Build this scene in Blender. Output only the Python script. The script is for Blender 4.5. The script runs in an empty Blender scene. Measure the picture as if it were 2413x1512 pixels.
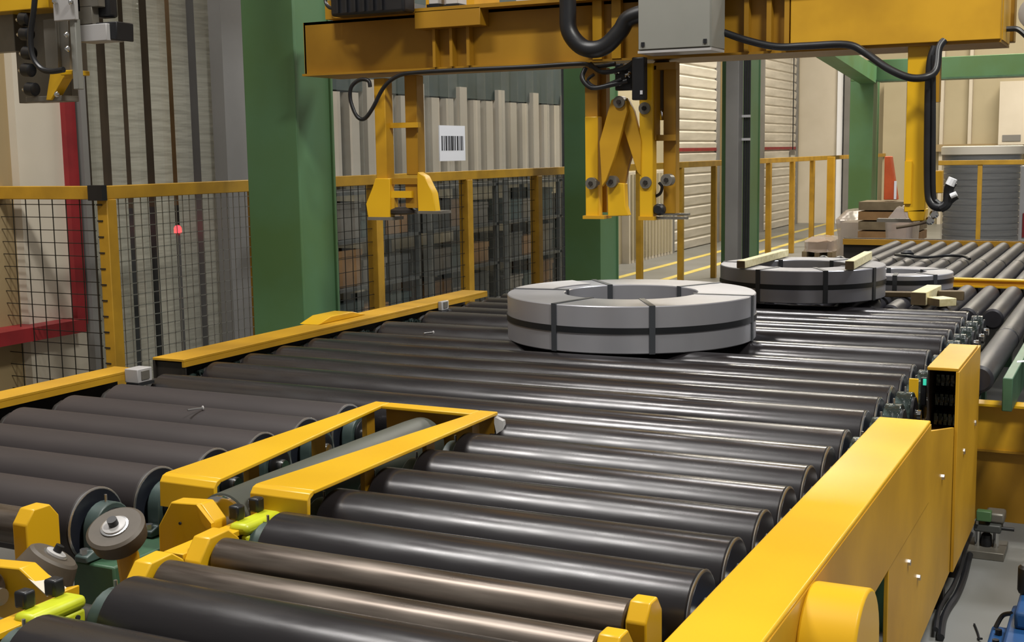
import bpy, math, random
from mathutils import Vector, Matrix
random.seed(7)
S = bpy.context.scene
COL = S.collection
PI = math.pi
# ------------------------------------------------------------------ camera
F, PIT, ROL, YAW, CZ = 2975.99, 0.132643, 0.0153637, -0.4608132, 1.75
FW = Vector((math.sin(YAW)*math.cos(PIT), math.cos(YAW)*math.cos(PIT), -math.sin(PIT)))
RT0 = Vector((math.cos(YAW), -math.sin(YAW), 0))
DN0 = FW.cross(RT0)
RT = RT0*math.cos(ROL) + DN0*math.sin(ROL)
DN = -RT0*math.sin(ROL) + DN0*math.cos(ROL)
EYE = Vector((0, 0, CZ))
cam = bpy.data.cameras.new('camera')
cam.sensor_width = 36; cam.lens = F*36/2413; cam.clip_end = 200
co = bpy.data.objects.new('camera', cam); COL.objects.link(co)
m = Matrix.Identity(4)
for i in range(3):
    m[i][0] = RT[i]; m[i][1] = -DN[i]; m[i][2] = -FW[i]; m[i][3] = EYE[i]
co.matrix_world = m
S.camera = co
def ray(px, py): return RT*((px-1206.5)/F) + DN*((py-756)/F) + FW
def ay(px, py, Y):                     # point of the place seen there, on the plane y = Y
    d = ray(px, py); return EYE + d*(Y/d.y)
def ax(px, py, X):
    d = ray(px, py); return EYE + d*(X/d.x)
def az(px, py, Z):
    d = ray(px, py); return EYE + d*((Z-CZ)/d.z)
# ------------------------------------------------------------------ light
S.view_settings.view_transform = 'Standard'
S.view_settings.look = 'None'
S.view_settings.gamma = 1
S.view_settings.exposure = 0.0
W = bpy.data.worlds.new('hall'); S.world = W; W.use_nodes = True
W.node_tree.nodes['Background'].inputs[0].default_value = (1.0, .95, .88, 1)
W.node_tree.nodes['Background'].inputs[1].default_value = 0.21
def area(loc, size, power, col=(1, .95, .88), rot=(0, 0, 0)):
    l = bpy.data.lights.new('bay_lamp', 'AREA'); l.shape = 'RECTANGLE'; l.size, l.size_y = size
    l.energy = power; l.color = col
    o = bpy.data.objects.new('bay_lamp', l); COL.objects.link(o); o.location = loc; o.rotation_euler = rot
    return o
area((-4.3, 2.2, 7.5), (2.0, .35), 300, (1, .97, .93))
area((-4.0, 4.6, 7.5), (1.6, .35), 110, (1, .97, .93))
area((-3.4, 10.5, 7.5), (2.4, .5), 220, (1, .97, .95))
area((1.4, 2.6, 6.5), (1.2, .8), 420, (1, .98, .90))
area((1.6, 9.5, 7.5), (2.2, 1.0), 520, (.96, .98, 1))
area((-5.2, 19.0, 7.5), (3, 1.5), 650, (1, .92, .78))
area((-1.0, 24.0, 7.5), (4, 2), 1000, (1, .90, .74))
# ------------------------------------------------------------------ materials
def lin(h):
    h = h.lstrip('#'); r = []
    for i in (0, 2, 4):
        c = int(h[i:i+2], 16)/255
        r.append(c/12.92 if c <= .04045 else ((c+.055)/1.055)**2.4)
    return (*r, 1)
def mat(name, c1, c2=None, rough=.5, metal=0, scale=6, stretch=(1, 1, 1), bump=0, spec=.5, rough2=None, detail=4, lo=.35, hi=.65, bscale=None):
    m = bpy.data.materials.new(name); m.use_nodes = True
    N, L = m.node_tree.nodes, m.node_tree.links
    b = N['Principled BSDF']
    b.inputs['Roughness'].default_value = rough; b.inputs['Metallic'].default_value = metal
    b.inputs['Specular IOR Level'].default_value = spec
    b.inputs['Base Color'].default_value = lin(c1)
    if c2 or bump or rough2 is not None:
        tc = N.new('ShaderNodeTexCoord'); mp = N.new('ShaderNodeMapping')
        mp.inputs['Scale'].default_value = stretch
        L.new(tc.outputs['Object'], mp.inputs['Vector'])
        n = N.new('ShaderNodeTexNoise'); n.inputs['Scale'].default_value = scale; n.inputs['Detail'].default_value = detail
        L.new(mp.outputs[0], n.inputs['Vector'])
        r = N.new('ShaderNodeMapRange'); r.inputs[1].default_value = lo; r.inputs[2].default_value = hi
        L.new(n.outputs['Fac'], r.inputs[0])
        if c2:
            x = N.new('ShaderNodeMix'); x.data_type = 'RGBA'
            x.inputs[6].default_value = lin(c1); x.inputs[7].default_value = lin(c2)
            L.new(r.outputs[0], x.inputs[0]); L.new(x.outputs[2], b.inputs['Base Color'])
        if rough2 is not None:
            q = N.new('ShaderNodeMapRange'); q.inputs[3].default_value = rough; q.inputs[4].default_value = rough2
            L.new(r.outputs[0], q.inputs[0]); L.new(q.outputs[0], b.inputs['Roughness'])
        if bump:
            bp = N.new('ShaderNodeBump'); bp.inputs['Strength'].default_value = bump; bp.inputs['Distance'].default_value = .01
            if bscale:
                n2 = N.new('ShaderNodeTexNoise'); n2.inputs['Scale'].default_value = bscale; L.new(mp.outputs[0], n2.inputs['Vector'])
                L.new(n2.outputs['Fac'], bp.inputs['Height'])
            else: L.new(n.outputs['Fac'], bp.inputs['Height'])
            L.new(bp.outputs[0], b.inputs['Normal'])
    return m
def film(name, col, alpha, rough=.2, bump=.4, scale=3, stretch=(1, 1, 6)):
    m = bpy.data.materials.new(name); m.use_nodes = True
    N, L = m.node_tree.nodes, m.node_tree.links
    b = N['Principled BSDF']; b.inputs['Base Color'].default_value = lin(col); b.inputs['Roughness'].default_value = rough
    b.inputs['Alpha'].default_value = alpha
    tc = N.new('ShaderNodeTexCoord'); mp = N.new('ShaderNodeMapping'); mp.inputs['Scale'].default_value = stretch
    n = N.new('ShaderNodeTexNoise'); n.inputs['Scale'].default_value = scale
    bp = N.new('ShaderNodeBump'); bp.inputs['Strength'].default_value = bump; bp.inputs['Distance'].default_value = .02
    L.new(tc.outputs['Object'], mp.inputs['Vector']); L.new(mp.outputs[0], n.inputs['Vector'])
    L.new(n.outputs['Fac'], bp.inputs['Height']); L.new(bp.outputs[0], b.inputs['Normal'])
    return m
def glow(name, col, st):
    m = bpy.data.materials.new(name); m.use_nodes = True
    b = m.node_tree.nodes['Principled BSDF']; b.inputs['Base Color'].default_value = lin(col)
    b.inputs['Emission Color'].default_value = lin(col); b.inputs['Emission Strength'].default_value = st
    return m
M = dict(
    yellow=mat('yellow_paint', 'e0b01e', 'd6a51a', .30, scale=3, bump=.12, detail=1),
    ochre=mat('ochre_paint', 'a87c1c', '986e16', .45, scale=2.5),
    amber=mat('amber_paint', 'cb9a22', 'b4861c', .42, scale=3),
    fence_yellow=mat('fence_yellow_paint', 'bd9026', 'a47c20', .5, scale=5),
    green=mat('green_paint', '4d6e40', '527a58', .5, scale=1.2),
    bgreen=mat('machine_green_paint', '46694f', '3a5a44', .45, scale=6),
    bearing=mat('bearing_green_paint', '4a5a58', '3a4846', .4, scale=9),
    greasy=mat('greasy_casting', '1e2624', '4a5856', .16, scale=24, bump=.9, lo=.45, hi=.75),
    roller=mat('black_roller_steel', '2b282a', '201e21', .18, metal=.25, scale=5, stretch=(.5, 2, 2), rough2=.34, bump=.12, spec=.7),
    dull=mat('matt_roller_steel', '3f393a', '322d2e', .46, metal=.15, scale=3.5, stretch=(.35, 2, 2), rough2=.55, bump=.05, spec=.4),
    greyroll=mat('grey_roller_steel', '313036', '27262b', .36, metal=.2, scale=3, stretch=(2, .4, 2), rough2=.5, spec=.5),
    bare=mat('bare_worn_steel', '4e453e', '857b72', .26, metal=.7, scale=5, stretch=(.4, 4, 4), rough2=.45, bump=.08, lo=.4, hi=.72),
    disc=mat('dark_blue_disc_paint', '23262f', '1c1f27', .35, scale=8),
    rim=mat('bright_turned_edge', 'c4c4c6', rough=.25, metal=.9),
    chrome=mat('chrome', 'd8d8d8', rough=.12, metal=1),
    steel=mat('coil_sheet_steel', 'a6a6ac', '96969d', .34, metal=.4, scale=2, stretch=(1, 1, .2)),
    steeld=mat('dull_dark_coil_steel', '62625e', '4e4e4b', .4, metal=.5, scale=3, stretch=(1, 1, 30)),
    steeltop=mat('coil_edge_steel', 'aaaaae', '98989e', .40, metal=.8, scale=4),
    strap=mat('black_strapping', '1d1f22', rough=.35, spec=.4),
    darkgrey=mat('dark_strapping', '3a3d42', rough=.4),
    black=mat('black_rubber', '15161a', '1d1e22', .4, scale=8),
    web=mat('dark_frame_steel', '1c1815', '2a221b', .6, scale=8),
    belt=mat('grey_green_belt_rubber', '4c4f47', '40433d', .5, scale=5, stretch=(2, .6, 1)),
    cone=mat('worn_rubber_tyre', '5a5147', '4b443b', .55, scale=10),
    lime=mat('lime_paint', 'c6cf28', 'b3b820', .4, scale=12),
    grey=mat('grey_cabinet_paint', '8c8c86', '84847e', .45, scale=2),
    metal=mat('machine_grey_metal', '7c7870', '6c6860', .4, metal=.3, scale=6),
    lightgrey=mat('pale_grey_plate', 'b6b4b4', 'a8a6a6', .4, scale=4),
    post=mat('grey_jamb_paint', '7d7b78', '74726f', .5, scale=2),
    red=mat('red_paint', '8e2126', '7a1a20', .5, scale=5),
    wood=mat('pale_sawn_wood', 'f0e6bc', 'ddd09c', .7, scale=8, stretch=(1, 6, 6)),
    woodb=mat('brown_wood', '7a6a50', '6a5a42', .75, scale=8),
    floor=mat('grey_concrete', '7f7f7d', '74746f', .42, scale=1.5, bump=.02),
    aisle=mat('yellow_floor_line_paint', 'd8c46a', 'c8b25c', .5, scale=6),
    wallp=mat('cream_wall_panel', 'b3a88c', 'a99e82', .7, scale=.8),
    beige=mat('beige_wall_panel', 'a08c68', '98845f', .7, scale=.8),
    white=mat('off_white_panel', 'cfc6b6', 'c6bdac', .6, scale=1.5),
    shutter=mat('white_shutter_slat', 'd6cfc2', 'c2bbae', .5, scale=4, stretch=(1, .4, 3)),
    teal=mat('dark_teal_panel', '3c4c4c', '36443f', .6, scale=2),
    gloom=mat('dark_grey_green_panel', '303a38', '28302e', .6, scale=2),
    brown=mat('brown_board', '5d4d38', '4b3f30', .7, scale=2),
    slate=mat('slate_machine_paint', '4a4c4a', '3c3e3d', .5, scale=5),
    tan=mat('tan_board', 'a5804e', '8f6d40', .6, scale=4),
    carton=mat('brown_cardboard', '8d6a42', '7d5d3a', .8, scale=5),
    orange=mat('orange_plastic', 'd05a28', 'c04e20', .5, scale=5),
    blue=mat('blue_machine_paint', '1f4f86', '1a4272', .4, scale=6),
    paper=mat('white_paper', 'eceef4', rough=.6),
    ink=mat('black_ink', '25262c', rough=.7),
    pvc=film('clear_plastic_strip', '9c998a', .72, .22, .5, 2.5, (1, 1, 7)),
    pvcm=film('milky_plastic_strip', '8c8e88', .26, .2, .5, 2.5, (1, 1, 6)),
    pvcd=film('thin_clear_plastic_strip', '777c7a', .17, .16, .6, 3, (1, 1, 5)),
    wrap=film('stretch_wrap_film', 'b8b8b8', .22, .12, .7, 3, (1, 1, 5)),
    wrapw=film('white_cloudy_film', 'b7aaa2', .55, .2, .9, 5, (1, 1, 1)),
    wire=mat('black_mesh_wire', '26241f', rough=.5, metal=.3),
    wirel=mat('zinc_mesh_wire', '8c8a84', rough=.4, metal=.5),
    lens=glow('red_reflection_glow', 'ff3038', 4.0),
    led=glow('green_led_lens', '38c8a8', .6),
)
# ------------------------------------------------------------------ mesh builder
ORG = {}
class MB:
    def __init__(s): s.v = []; s.f = []
    def add(s, vs, fs):
        n = len(s.v); s.v += [Vector(v) for v in vs]; s.f += [tuple(i+n for i in f) for f in fs]; return s
    def box(s, a, b, rot=None, piv=None, ch=0):
        x0, y0, z0 = [min(p, q) for p, q in zip(a, b)]; x1, y1, z1 = [max(p, q) for p, q in zip(a, b)]
        vs = [(x0, y0, z0), (x1, y0, z0), (x1, y1, z0), (x0, y1, z0), (x0, y0, z1), (x1, y0, z1), (x1, y1, z1), (x0, y1, z1)]
        if rot is not None:
            p = Vector(piv) if piv is not None else (Vector(a)+Vector(b))/2
            vs = [rot @ (Vector(v)-p) + p for v in vs]
        return s.add(vs, [(0, 3, 2, 1), (4, 5, 6, 7), (0, 1, 5, 4), (1, 2, 6, 5), (2, 3, 7, 6), (3, 0, 4, 7)])
    def prism(s, pts, d):            # polygon in 3-D extruded by vector d
        n = len(pts); P = [Vector(p) for p in pts]; d = Vector(d)
        nrm = Vector((0, 0, 0))
        for i in range(n): nrm += P[i].cross(P[(i+1) % n])
        if nrm.dot(d) > 0: P = P[::-1]
        vs = P + [p+d for p in P]
        fs = [tuple(range(n)), tuple(range(2*n-1, n-1, -1))]
        for i in range(n):
            j = (i+1) % n; fs.append((i, i+n, j+n, j))
        return s.add(vs, fs)
    def cyl(s, p0, p1, r, n=20, r2=None, caps=True):
        p0, p1 = Vector(p0), Vector(p1); a = (p1-p0).normalized()
        u = a.orthogonal().normalized(); w = a.cross(u); r2 = r if r2 is None else r2
        vs = [p0+(u*math.cos(2*PI*i/n)+w*math.sin(2*PI*i/n))*r for i in range(n)]
        vs += [p1+(u*math.cos(2*PI*i/n)+w*math.sin(2*PI*i/n))*r2 for i in range(n)]
        fs = [(i, (i+1) % n, (i+1) % n+n, i+n) for i in range(n)]
        if caps: fs += [tuple(range(n-1, -1, -1)), tuple(range(n, 2*n))]
        return s.add(vs, fs)
    def lathe(s, p0, axis, prof, n=32, closed=False):   # prof = (radius, along)
        p0 = Vector(p0); a = Vector(axis).normalized(); u = a.orthogonal().normalized(); w = a.cross(u)
        k = len(prof); vs = []
        for r, h in prof:
            for i in range(n):
                t = 2*PI*i/n; vs.append(p0+a*h+(u*math.cos(t)+w*math.sin(t))*max(r, 1e-5))
        fs = []
        for j in range(k if closed else k-1):
            j2 = (j+1) % k
            for i in range(n):
                i2 = (i+1) % n; fs.append((j*n+i, j*n+i2, j2*n+i2, j2*n+i))
        if not closed:
            fs += [tuple(range(n-1, -1, -1)), tuple(range((k-1)*n, k*n))]
        return s.add(vs, fs)
    def tube(s, pts, r, n=8, smooth=6):
        P = [Vector(p) for p in pts]
        if smooth and len(P) > 2:
            Q = []
            for i in range(len(P)-1):
                a, b, c, d = P[max(i-1, 0)], P[i], P[i+1], P[min(i+2, len(P)-1)]
                for k in range(smooth):
                    t = k/smooth
                    Q.append(.5*((2*b)+(c-a)*t+(2*a-5*b+4*c-d)*t*t+(3*b-a-3*c+d)*t**3))
            P = Q+[P[-1]]
        vs = []; up = None
        for i, p in enumerate(P):
            t = (P[min(i+1, len(P)-1)]-P[max(i-1, 0)]).normalized()
            if up is None: up = t.orthogonal().normalized()
            up = (up-t*up.dot(t)).normalized(); w = t.cross(up)
            vs += [p+(up*math.cos(2*PI*k/n)+w*math.sin(2*PI*k/n))*r for k in range(n)]
        fs = []
        for i in range(len(P)-1):
            for k in range(n):
                k2 = (k+1) % n; fs.append((i*n+k, i*n+k2, (i+1)*n+k2, (i+1)*n+k))
        fs += [tuple(range(n-1, -1, -1)), tuple(range((len(P)-1)*n, len(P)*n))]
        return s.add(vs, fs)
    def build(s, name, m, parent=None, org=None, bev=0, smooth=True):
        if org is None:
            if parent is not None: org = ORG[parent.name]
            else:
                xs = [v.x for v in s.v]; ys = [v.y for v in s.v]; zs = [v.z for v in s.v]
                org = Vector(((min(xs)+max(xs))/2, (min(ys)+max(ys))/2, min(zs)))
        org = Vector(org)
        me = bpy.data.meshes.new(name); me.from_pydata([v-org for v in s.v], [], s.f); me.update()
        me.materials.append(M[m] if isinstance(m, str) else m)
        if smooth:
            me.polygons.foreach_set('use_smooth', [True]*len(me.polygons)); me.set_sharp_from_angle(angle=.6)
        o = bpy.data.objects.new(name, me); COL.objects.link(o)
        if parent is None: o.location = org
        else:
            o.parent = parent; o.location = org-ORG[parent.name]
        ORG[o.name] = org
        if bev:
            b = o.modifiers.new('bevel', 'BEVEL'); b.width = bev; b.segments = 2; b.limit_method = 'ANGLE'; b.angle_limit = .6
        return o
def thing(name, label, cat, loc, group=None):
    o = bpy.data.objects.new(name, None); COL.objects.link(o); o.location = loc; o.empty_display_size = .1
    ORG[o.name] = Vector(loc); o['label'] = label; o['category'] = cat
    if group: o['group'] = group
    return o
def tag(o, label, cat, group=None):
    o['label'] = label; o['category'] = cat
    if group: o['group'] = group
    return o
def struct(o): o['kind'] = 'structure'; return o
def stuff(o): o['kind'] = 'stuff'; return o
def lab(o, l): o['label'] = l; return o
def copy_to(o, delta, parent):          # copy of a part with its sub-parts, shifted
    c = o.copy(); COL.objects.link(c); c.parent = parent; c.location = o.location+Vector(delta); ORG[c.name] = ORG[o.name]+Vector(delta)
    for ch in list(o.children):
        d = ch.copy(); COL.objects.link(d); d.parent = c
        ORG[d.name] = ORG[ch.name]+Vector(delta)
    return c
def pxbox(mb, x0, y0, x1, y1, Y, dep):   # axis-aligned block standing at depth Y
    a = ay(x0, y0, Y); b = ay(x1, y1, Y)
    return mb.box((a.x, Y, a.z), (b.x, Y+dep, b.z))
def pxpoly(mb, pts, Y, dep): return mb.prism([ay(x, y, Y) for x, y in pts], (0, dep, 0))
V = Vector
# ================================================================== SETTING
fl = struct(MB().box((-16, -4, -.2), (8, 46, 0)).build('floor', 'floor'))
for X in (-6.45, -5.75):
    MB().box((X-.06, 12, 0), (X+.06, 30, .004)).build('floor_line', 'aisle', fl)
# left hall wall with roller shutters and pilasters
XW = -7.2
wl = struct(MB().box((XW-.3, 6, 0), (XW, 30.3, 8)).build('wall_left', 'wallp'))
def shutter(n, y0, y1, ztop):
    d = struct(MB().box((XW, y0, 0), (XW+.02, y1, ztop)).build('door_%d' % n, 'shutter'))
    pitch = .19; k = int(ztop/pitch)
    proto = None
    for i in range(k):
        z = i*pitch
        if proto is None:
            proto = MB().prism([(XW+.02, y0+.05, z+.006), (XW+.05, y0+.05, z+.02), (XW+.065, y0+.05, z+.15), (XW+.02, y0+.05, z+.182)], (0, y1-y0-.1, 0)).build('slat', 'shutter', d, org=(XW, y0, 0))
        else:
            c = proto.copy(); COL.objects.link(c); c.parent = d; c.location = proto.location+V((0, 0, z))
    MB().box((XW+.02, y0+.05, 1.72), (XW+.062, y1-.05, 1.78)).build('red_stripe', 'red', d)
    for yy in (y0, y1-.06): MB().box((XW, yy-.03, 0), (XW+.09, yy+.09, ztop+.1)).build('guide_rail', 'post', d)
    return d
shutter(1, 20.55, 23.2, 4.2)
shutter(2, 26.3, 29.3, 4.2)
struct(MB().box((XW, 23.5, 0), (XW+.25, 24.1, 7)).build('trim_1', 'beige'))
struct(MB().box((XW, 24.3, 0), (XW+.12, 25.2, 7)).build('trim_2', 'white'))
p = struct(MB().box((XW, 18.4, 0), (XW+.12, 20.45, 1.42)).build('trim_3', 'white'))
for i in range(13):
    MB().box((XW+.12, 18.47+i*.15, .05), (XW+.145, 18.53+i*.15, 1.38)).build('panel_rib', 'wallp', p)
# back hall wall
YB = 30
wb = struct(MB().box((-8, YB, 0), (8, YB+.3, 8)).build('wall_back', 'wallp'))
def bwall(n, x0, x1, m, dep, z0=0, z1=7):
    a = ay(x0, 400, YB).x; b = ay(x1, 400, YB).x
    return struct(MB().box((a, YB-dep, z0), (b, YB, z1)).build('trim_%d' % n, m))
bwall(4, 1880, 1975, 'white', .25); bwall(5, 1977, 1990, 'paper', .32); bwall(6, 1995, 2008, 'post', .4)
d = bwall(7, 2012, 2032, 'shutter', .1)
for i in range(40):
    a = ay(2012, 400, YB).x; b = ay(2032, 400, YB).x
    MB().box((a, YB-.14, i*.13), (b, YB-.1, i*.13+.1)).build('slat', 'shutter', d)
d = bwall(8, 2088, 2140, 'wallp', .5, 0, 3.2)
bwall(9, 2214, 2222, 'white', .2); bwall(10, 2280, 2288, 'white', .2)
bwall(11, 2205, 2420, 'beige', .3, 1.62, 1.78)
w = bwall(12, 2356, 2480, 'white', .6, 1.75, 3.1)
a = ay(2362, 318, YB-.6); b = ay(2405, 332, YB-.6)
MB().box((a.x, YB-.62, a.z), (b.x, YB-.6, b.z)).build('vent_slot', 'post', w)
# near left booth wall, red door frame and jamb
XB = -6.0
def lwall(name, x0, x1, ztop, m, dx=.12, dep=.25, z0=0):
    a = ax(x0, 420, XB+dx).y; b = ax(x1, 420, XB+dx).y
    return struct(MB().box((XB-dep, a, z0), (XB+dx, b, ztop)).build(name, m))
struct(MB().box((XB-.25, 2.5, 0), (XB, ax(47, 420, XB).y, 5)).build('wall_booth', 'beige'))
lwall('trim_13', 46, 163, 5, 'white', .06)
lwall('trim_14', 163, 187, 5, 'red', .10, z0=ax(30, 800, XB+.2).z)
lwall('trim_23', 163, 187, ax(30, 800, XB+.2).z-.01, 'white', .06)
lwall('trim_15', 187, 200, 5, 'black', .03)
lwall('trim_16', 200, 213, 5, 'post', .12)
a = ax(30, 800, XB+.2); b = ax(207, 815, XB+.2)
struct(MB().box((XB, a.y-.35, a.z-.03), (XB+.2, b.y, a.z+.05)).build('trim_17', 'red'))
lwall('trim_18', 537, 594, 5, 'post', .14, .3)
# ------------------------------------------------------------------ strip curtains
def curtain(label, bounds, zt, X, mats, group=None, rail='post'):
    ys = [q for bnd in bounds for q in bnd]
    t = thing('strip_curtain', label, 'curtain', (X, (min(ys)+max(ys))/2, 0))
    MB().box((X-.04, min(ys)-.05, zt), (X+.04, max(ys)+.05, zt+.1)).build('hanging_rail', rail, t)
    for i, (a, b) in enumerate(bounds):
        n = 6; o = MB(); k = (i % 2)*.015
        for j in range(n):
            y0 = a+(b-a)*j/n; y1 = a+(b-a)*(j+1)/n
            e0 = .012*math.sin(PI*j/n); e1 = .012*math.sin(PI*(j+1)/n)
            o.add([(X+k+e0, y0, .03), (X+k+e1, y1, .03), (X+k+e1, y1, zt), (X+k+e0, y0, zt)], [(0, 1, 2, 3)])
        o.build('strip', mats[i % len(mats)], t)
    return t
def yb(x0, x1, X, y=420): return (ax(x0, y, X).y, ax(x1, y, X).y)
bnd = [yb(217, 244, XB), yb(260, 295, XB), yb(310, 348, XB), yb(361, 404, XB), yb(418, 457, XB), yb(471, 534, XB)]
curtain('wrinkled clear plastic strip curtain between red door frame and grey jamb at left', bnd, 4.6, XB, ['pvc'])
struct(MB().box((XB-1.1, ax(212, 420, XB).y-.3, 0), (XB-1.0, ax(592, 420, XB).y+.9, 5)).build('wall_booth_rear', 'brown'))
for i, x in enumerate((252, 302, 354, 411, 440, 464)):
    y = ax(x, 420, XB-.4).y
    g = thing('plank_stack' if False else 'upright_board', ['grey board leaning upright just right of the red door frame', 'second upright board from the red door frame, behind the strips', 'third upright board from the red door frame, behind the strips', 'tan upright board behind the middle of the left strip curtain', 'tan upright board behind the left curtain, second from the grey jamb', 'upright board nearest the grey jamb behind the left curtain'][i], 'board', (XB-.4, y, 0))
    MB().box((XB-.44, y-.05, 0), (XB-.40, y+.05, 1.4)).build('lower_board', 'slate', g)
    MB().box((XB-.44, y-.05, 1.4), (XB-.40, y+.05, 4.0)).build('upper_board', 'tan' if i > 2 else 'brown', g)
# large curtain behind the middle of the conveyor
X2 = -6.0
y0, y1 = yb(796, 1338, X2, 300)
nb = 25; pit = (y1-y0)/nb
bnd = [(y0+i*pit, y0+(i+1)*pit*1+pit*.0-.01 if False else y0+i*pit+pit*.96) for i in range(nb)]
curtain('large clear plastic strip curtain with white sheet, between two green columns', bnd, 3.0, X2, ['pvcd', 'pvcm', 'pvcd'])
struct(MB().box((X2-.05, y1+.02, 0), (X2+.06, y1+.14, 3.3)).build('trim_19', 'white'))
struct(MB().box((X2-.06, y1-.04, 0), (X2+.03, y1+.02, 3.3)).build('trim_20', 'black'))
# what stands behind it: teal band and pale panels on the hall wall
struct(MB().box((XW, 9.5, 2.38), (XW+.15, 17.5, 4.2)).build('trim_21', 'teal'))
pal = struct(MB().box((XW, 9.5, 1.50), (XW+.1, 17.5, 2.38)).build('trim_22', 'gloom'))
for i in range(24):
    zt_ = 2.36+(.14 if i % 3 == 1 else 0)
    MB().box((XW+.1, 9.6+i*.325, 1.52), (XW+.2, 9.77+i*.325, zt_)).build('panel_rib', 'white', pal)
def rack(label, y0, y1, h, cols, m):
    t = thing('storage_rack', label, 'rack', (XW+.55, (y0+y1)/2, 0))
    for yy in (y0, y1-.05):
        for xx in (XW+.3, XW+.8): MB().box((xx, yy, 0), (xx+.05, yy+.05, h)).build('upright', m, t)
    n = 4
    for k in range(n):
        z = .12+k*(h-.2)/(n-1)
        MB().box((XW+.3, y0, z-.03), (XW+.85, y1, z)).build('shelf', m, t)
    return t
def carton(label, a, b, m):
    o = thing('storage_box', label, 'box', ((a[0]+b[0])/2, (a[1]+b[1])/2, min(a[2], b[2])))
    MB().box(a, b).build('body', m, o, bev=.008)
    MB().box((a[0]-.008, a[1]-.008, b[2]-.05), (b[0]+.008, b[1]+.008, b[2]+.008)).build('lid', m, o)
    return o
spots = [(9.3, 10.8), (11.0, 12.5), (12.7, 14.2), (14.4, 15.9)]
ordn = ['nearest the camera', 'second from the camera', 'third from the camera', 'farthest from the camera']
for i, (a_, b_) in enumerate(spots):
    rack('grey shelf rack behind the large strip curtain, ' + ordn[i], a_, b_, 1.5, None, 'slate')
    for k in range(3):
        z = .12+k*1.3/3
        w_ = (b_-a_-.3)/3
        for j in range(3):
            hh = random.choice((.22, .28, .33)); yy = a_+.12+j*(w_+.03)
            carton('%s box on the %s shelf, %s, of the rack %s' % (['slate grey', 'brown cardboard', 'metal grey'][(i+j+k) % 3] if (i*5+j*2+k) % 4 else 'dark teal', ['bottom', 'middle', 'upper'][k], ['near end', 'middle', 'far end'][j], ordn[i]),
                   (XW+.36, yy, z+.001), (XW+.78, yy+w_, z+hh), ['slate', 'carton', 'metal'][(i+j+k) % 3] if (i*5+j*2+k) % 4 else 'teal')
# white sheet with bar code hanging on the curtain
t = thing('barcode_sheet', 'white sheet with a black bar code hanging on the strip curtain', 'sign', ax(1066, 378, X2+.06))
A = ax(1035, 295, X2+.06); B = ax(1097, 378, X2+.06)
MB().box((X2+.05, A.y, B.z), (X2+.06, B.y, A.z)).build('sheet', 'paper', t)
c0 = ax(1040, 320, X2+.06); c1 = ax(1092, 354, X2+.06); yy = c0.y; L = c1.y-c0.y
for wv, gv in [(.05, .06), (.03, .05), (.07, .05), (.03, .03), (.05, .04), (.09, .03), (.03, .04), (.04, .06), (.07, .05), (.02, .05), (.05, .04), (.03, .05)]:
    MB().box((X2+.06, yy, c1.z), (X2+.062, yy+L*wv, c0.z)).build('bar', 'ink', t); yy += L*(wv+gv)*.93
# added red glow on a pole behind the left curtain, imitating an LED reflection
P = ax(419, 540, XB-.2)
t = thing('led_reflection', 'small red glow imitating an LED reflection behind the left strip curtain', 'lamp', (P.x, P.y, 0))
MB().cyl((P.x, P.y, 0), (P.x, P.y, P.z-.03), .02).build('pole', 'post', t)
MB().lathe((P.x, P.y, P.z-.03), (0, 0, 1), [(.028, 0), (.028, .04), (.018, .055), (.002, .06)], 16).build('lens', 'lens', t)

# ================================================================== STEEL COLUMNS
def column(label, y0, y1, wx, h, m='green'):
    X = -4.45
    t = thing('steel_column', label, 'column', (X-wx/2, (y0+y1)/2, 0), 'green columns along the fence')
    fl_ = .025
    MB().box((X-wx, y0, .02), (X, y0+fl_, h)).build('flange', m, t, bev=.004)
    MB().box((X-wx, y1-fl_, .02), (X, y1, h)).build('flange', m, t, bev=.004)
    MB().box((X-.03, y0+fl_, .02), (X-.012, y1-fl_, h)).build('web', m, t)
    MB().box((X-wx+.07, y0+fl_, .02), (X-wx+.1, y1-fl_, h)).build('web', m, t)
    MB().box((X-wx-.08, y0-.08, 0), (X+.08, y1+.08, .02)).build('base_plate', m, t)
    return t
column('broad green steel column, nearest, behind the left guard rail', 6.16, 6.55, .37, 3.6)
column('green steel column in the middle, right of the white bar code sheet', 10.83, 11.29, .36, 3.6)
column('dark green steel column with black conduits beside the white shutters', 15.46, 16.3, .26, 3.6)
column('slim far green column carrying the green cross beam', 24.0, 24.6, .42, 2.95)
# conduits and grey post on the third column
t = thing('conduit_post', 'tall grey post with black conduits beside the dark green column', 'post', (-4.86, 15.3, 0))
q0 = ay(1720, 400, 15.3).x; q1 = q0+.16
MB().box((q0, 15.1, 0), (q1, 15.3, 3.6)).build('post', 'post', t, bev=.005)
for k in (0, .03, .06): MB().cyl((q1+.02+k, 15.3, 0), (q1+.02+k, 15.3, 3.6), .014, 10).build('conduit', 'black', t)
for z in (1.85, 2.13): MB().box((q1, 15.25, z), (q1+.10, 15.286, z+.03)).build('clamp', 'lightgrey', t)
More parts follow.
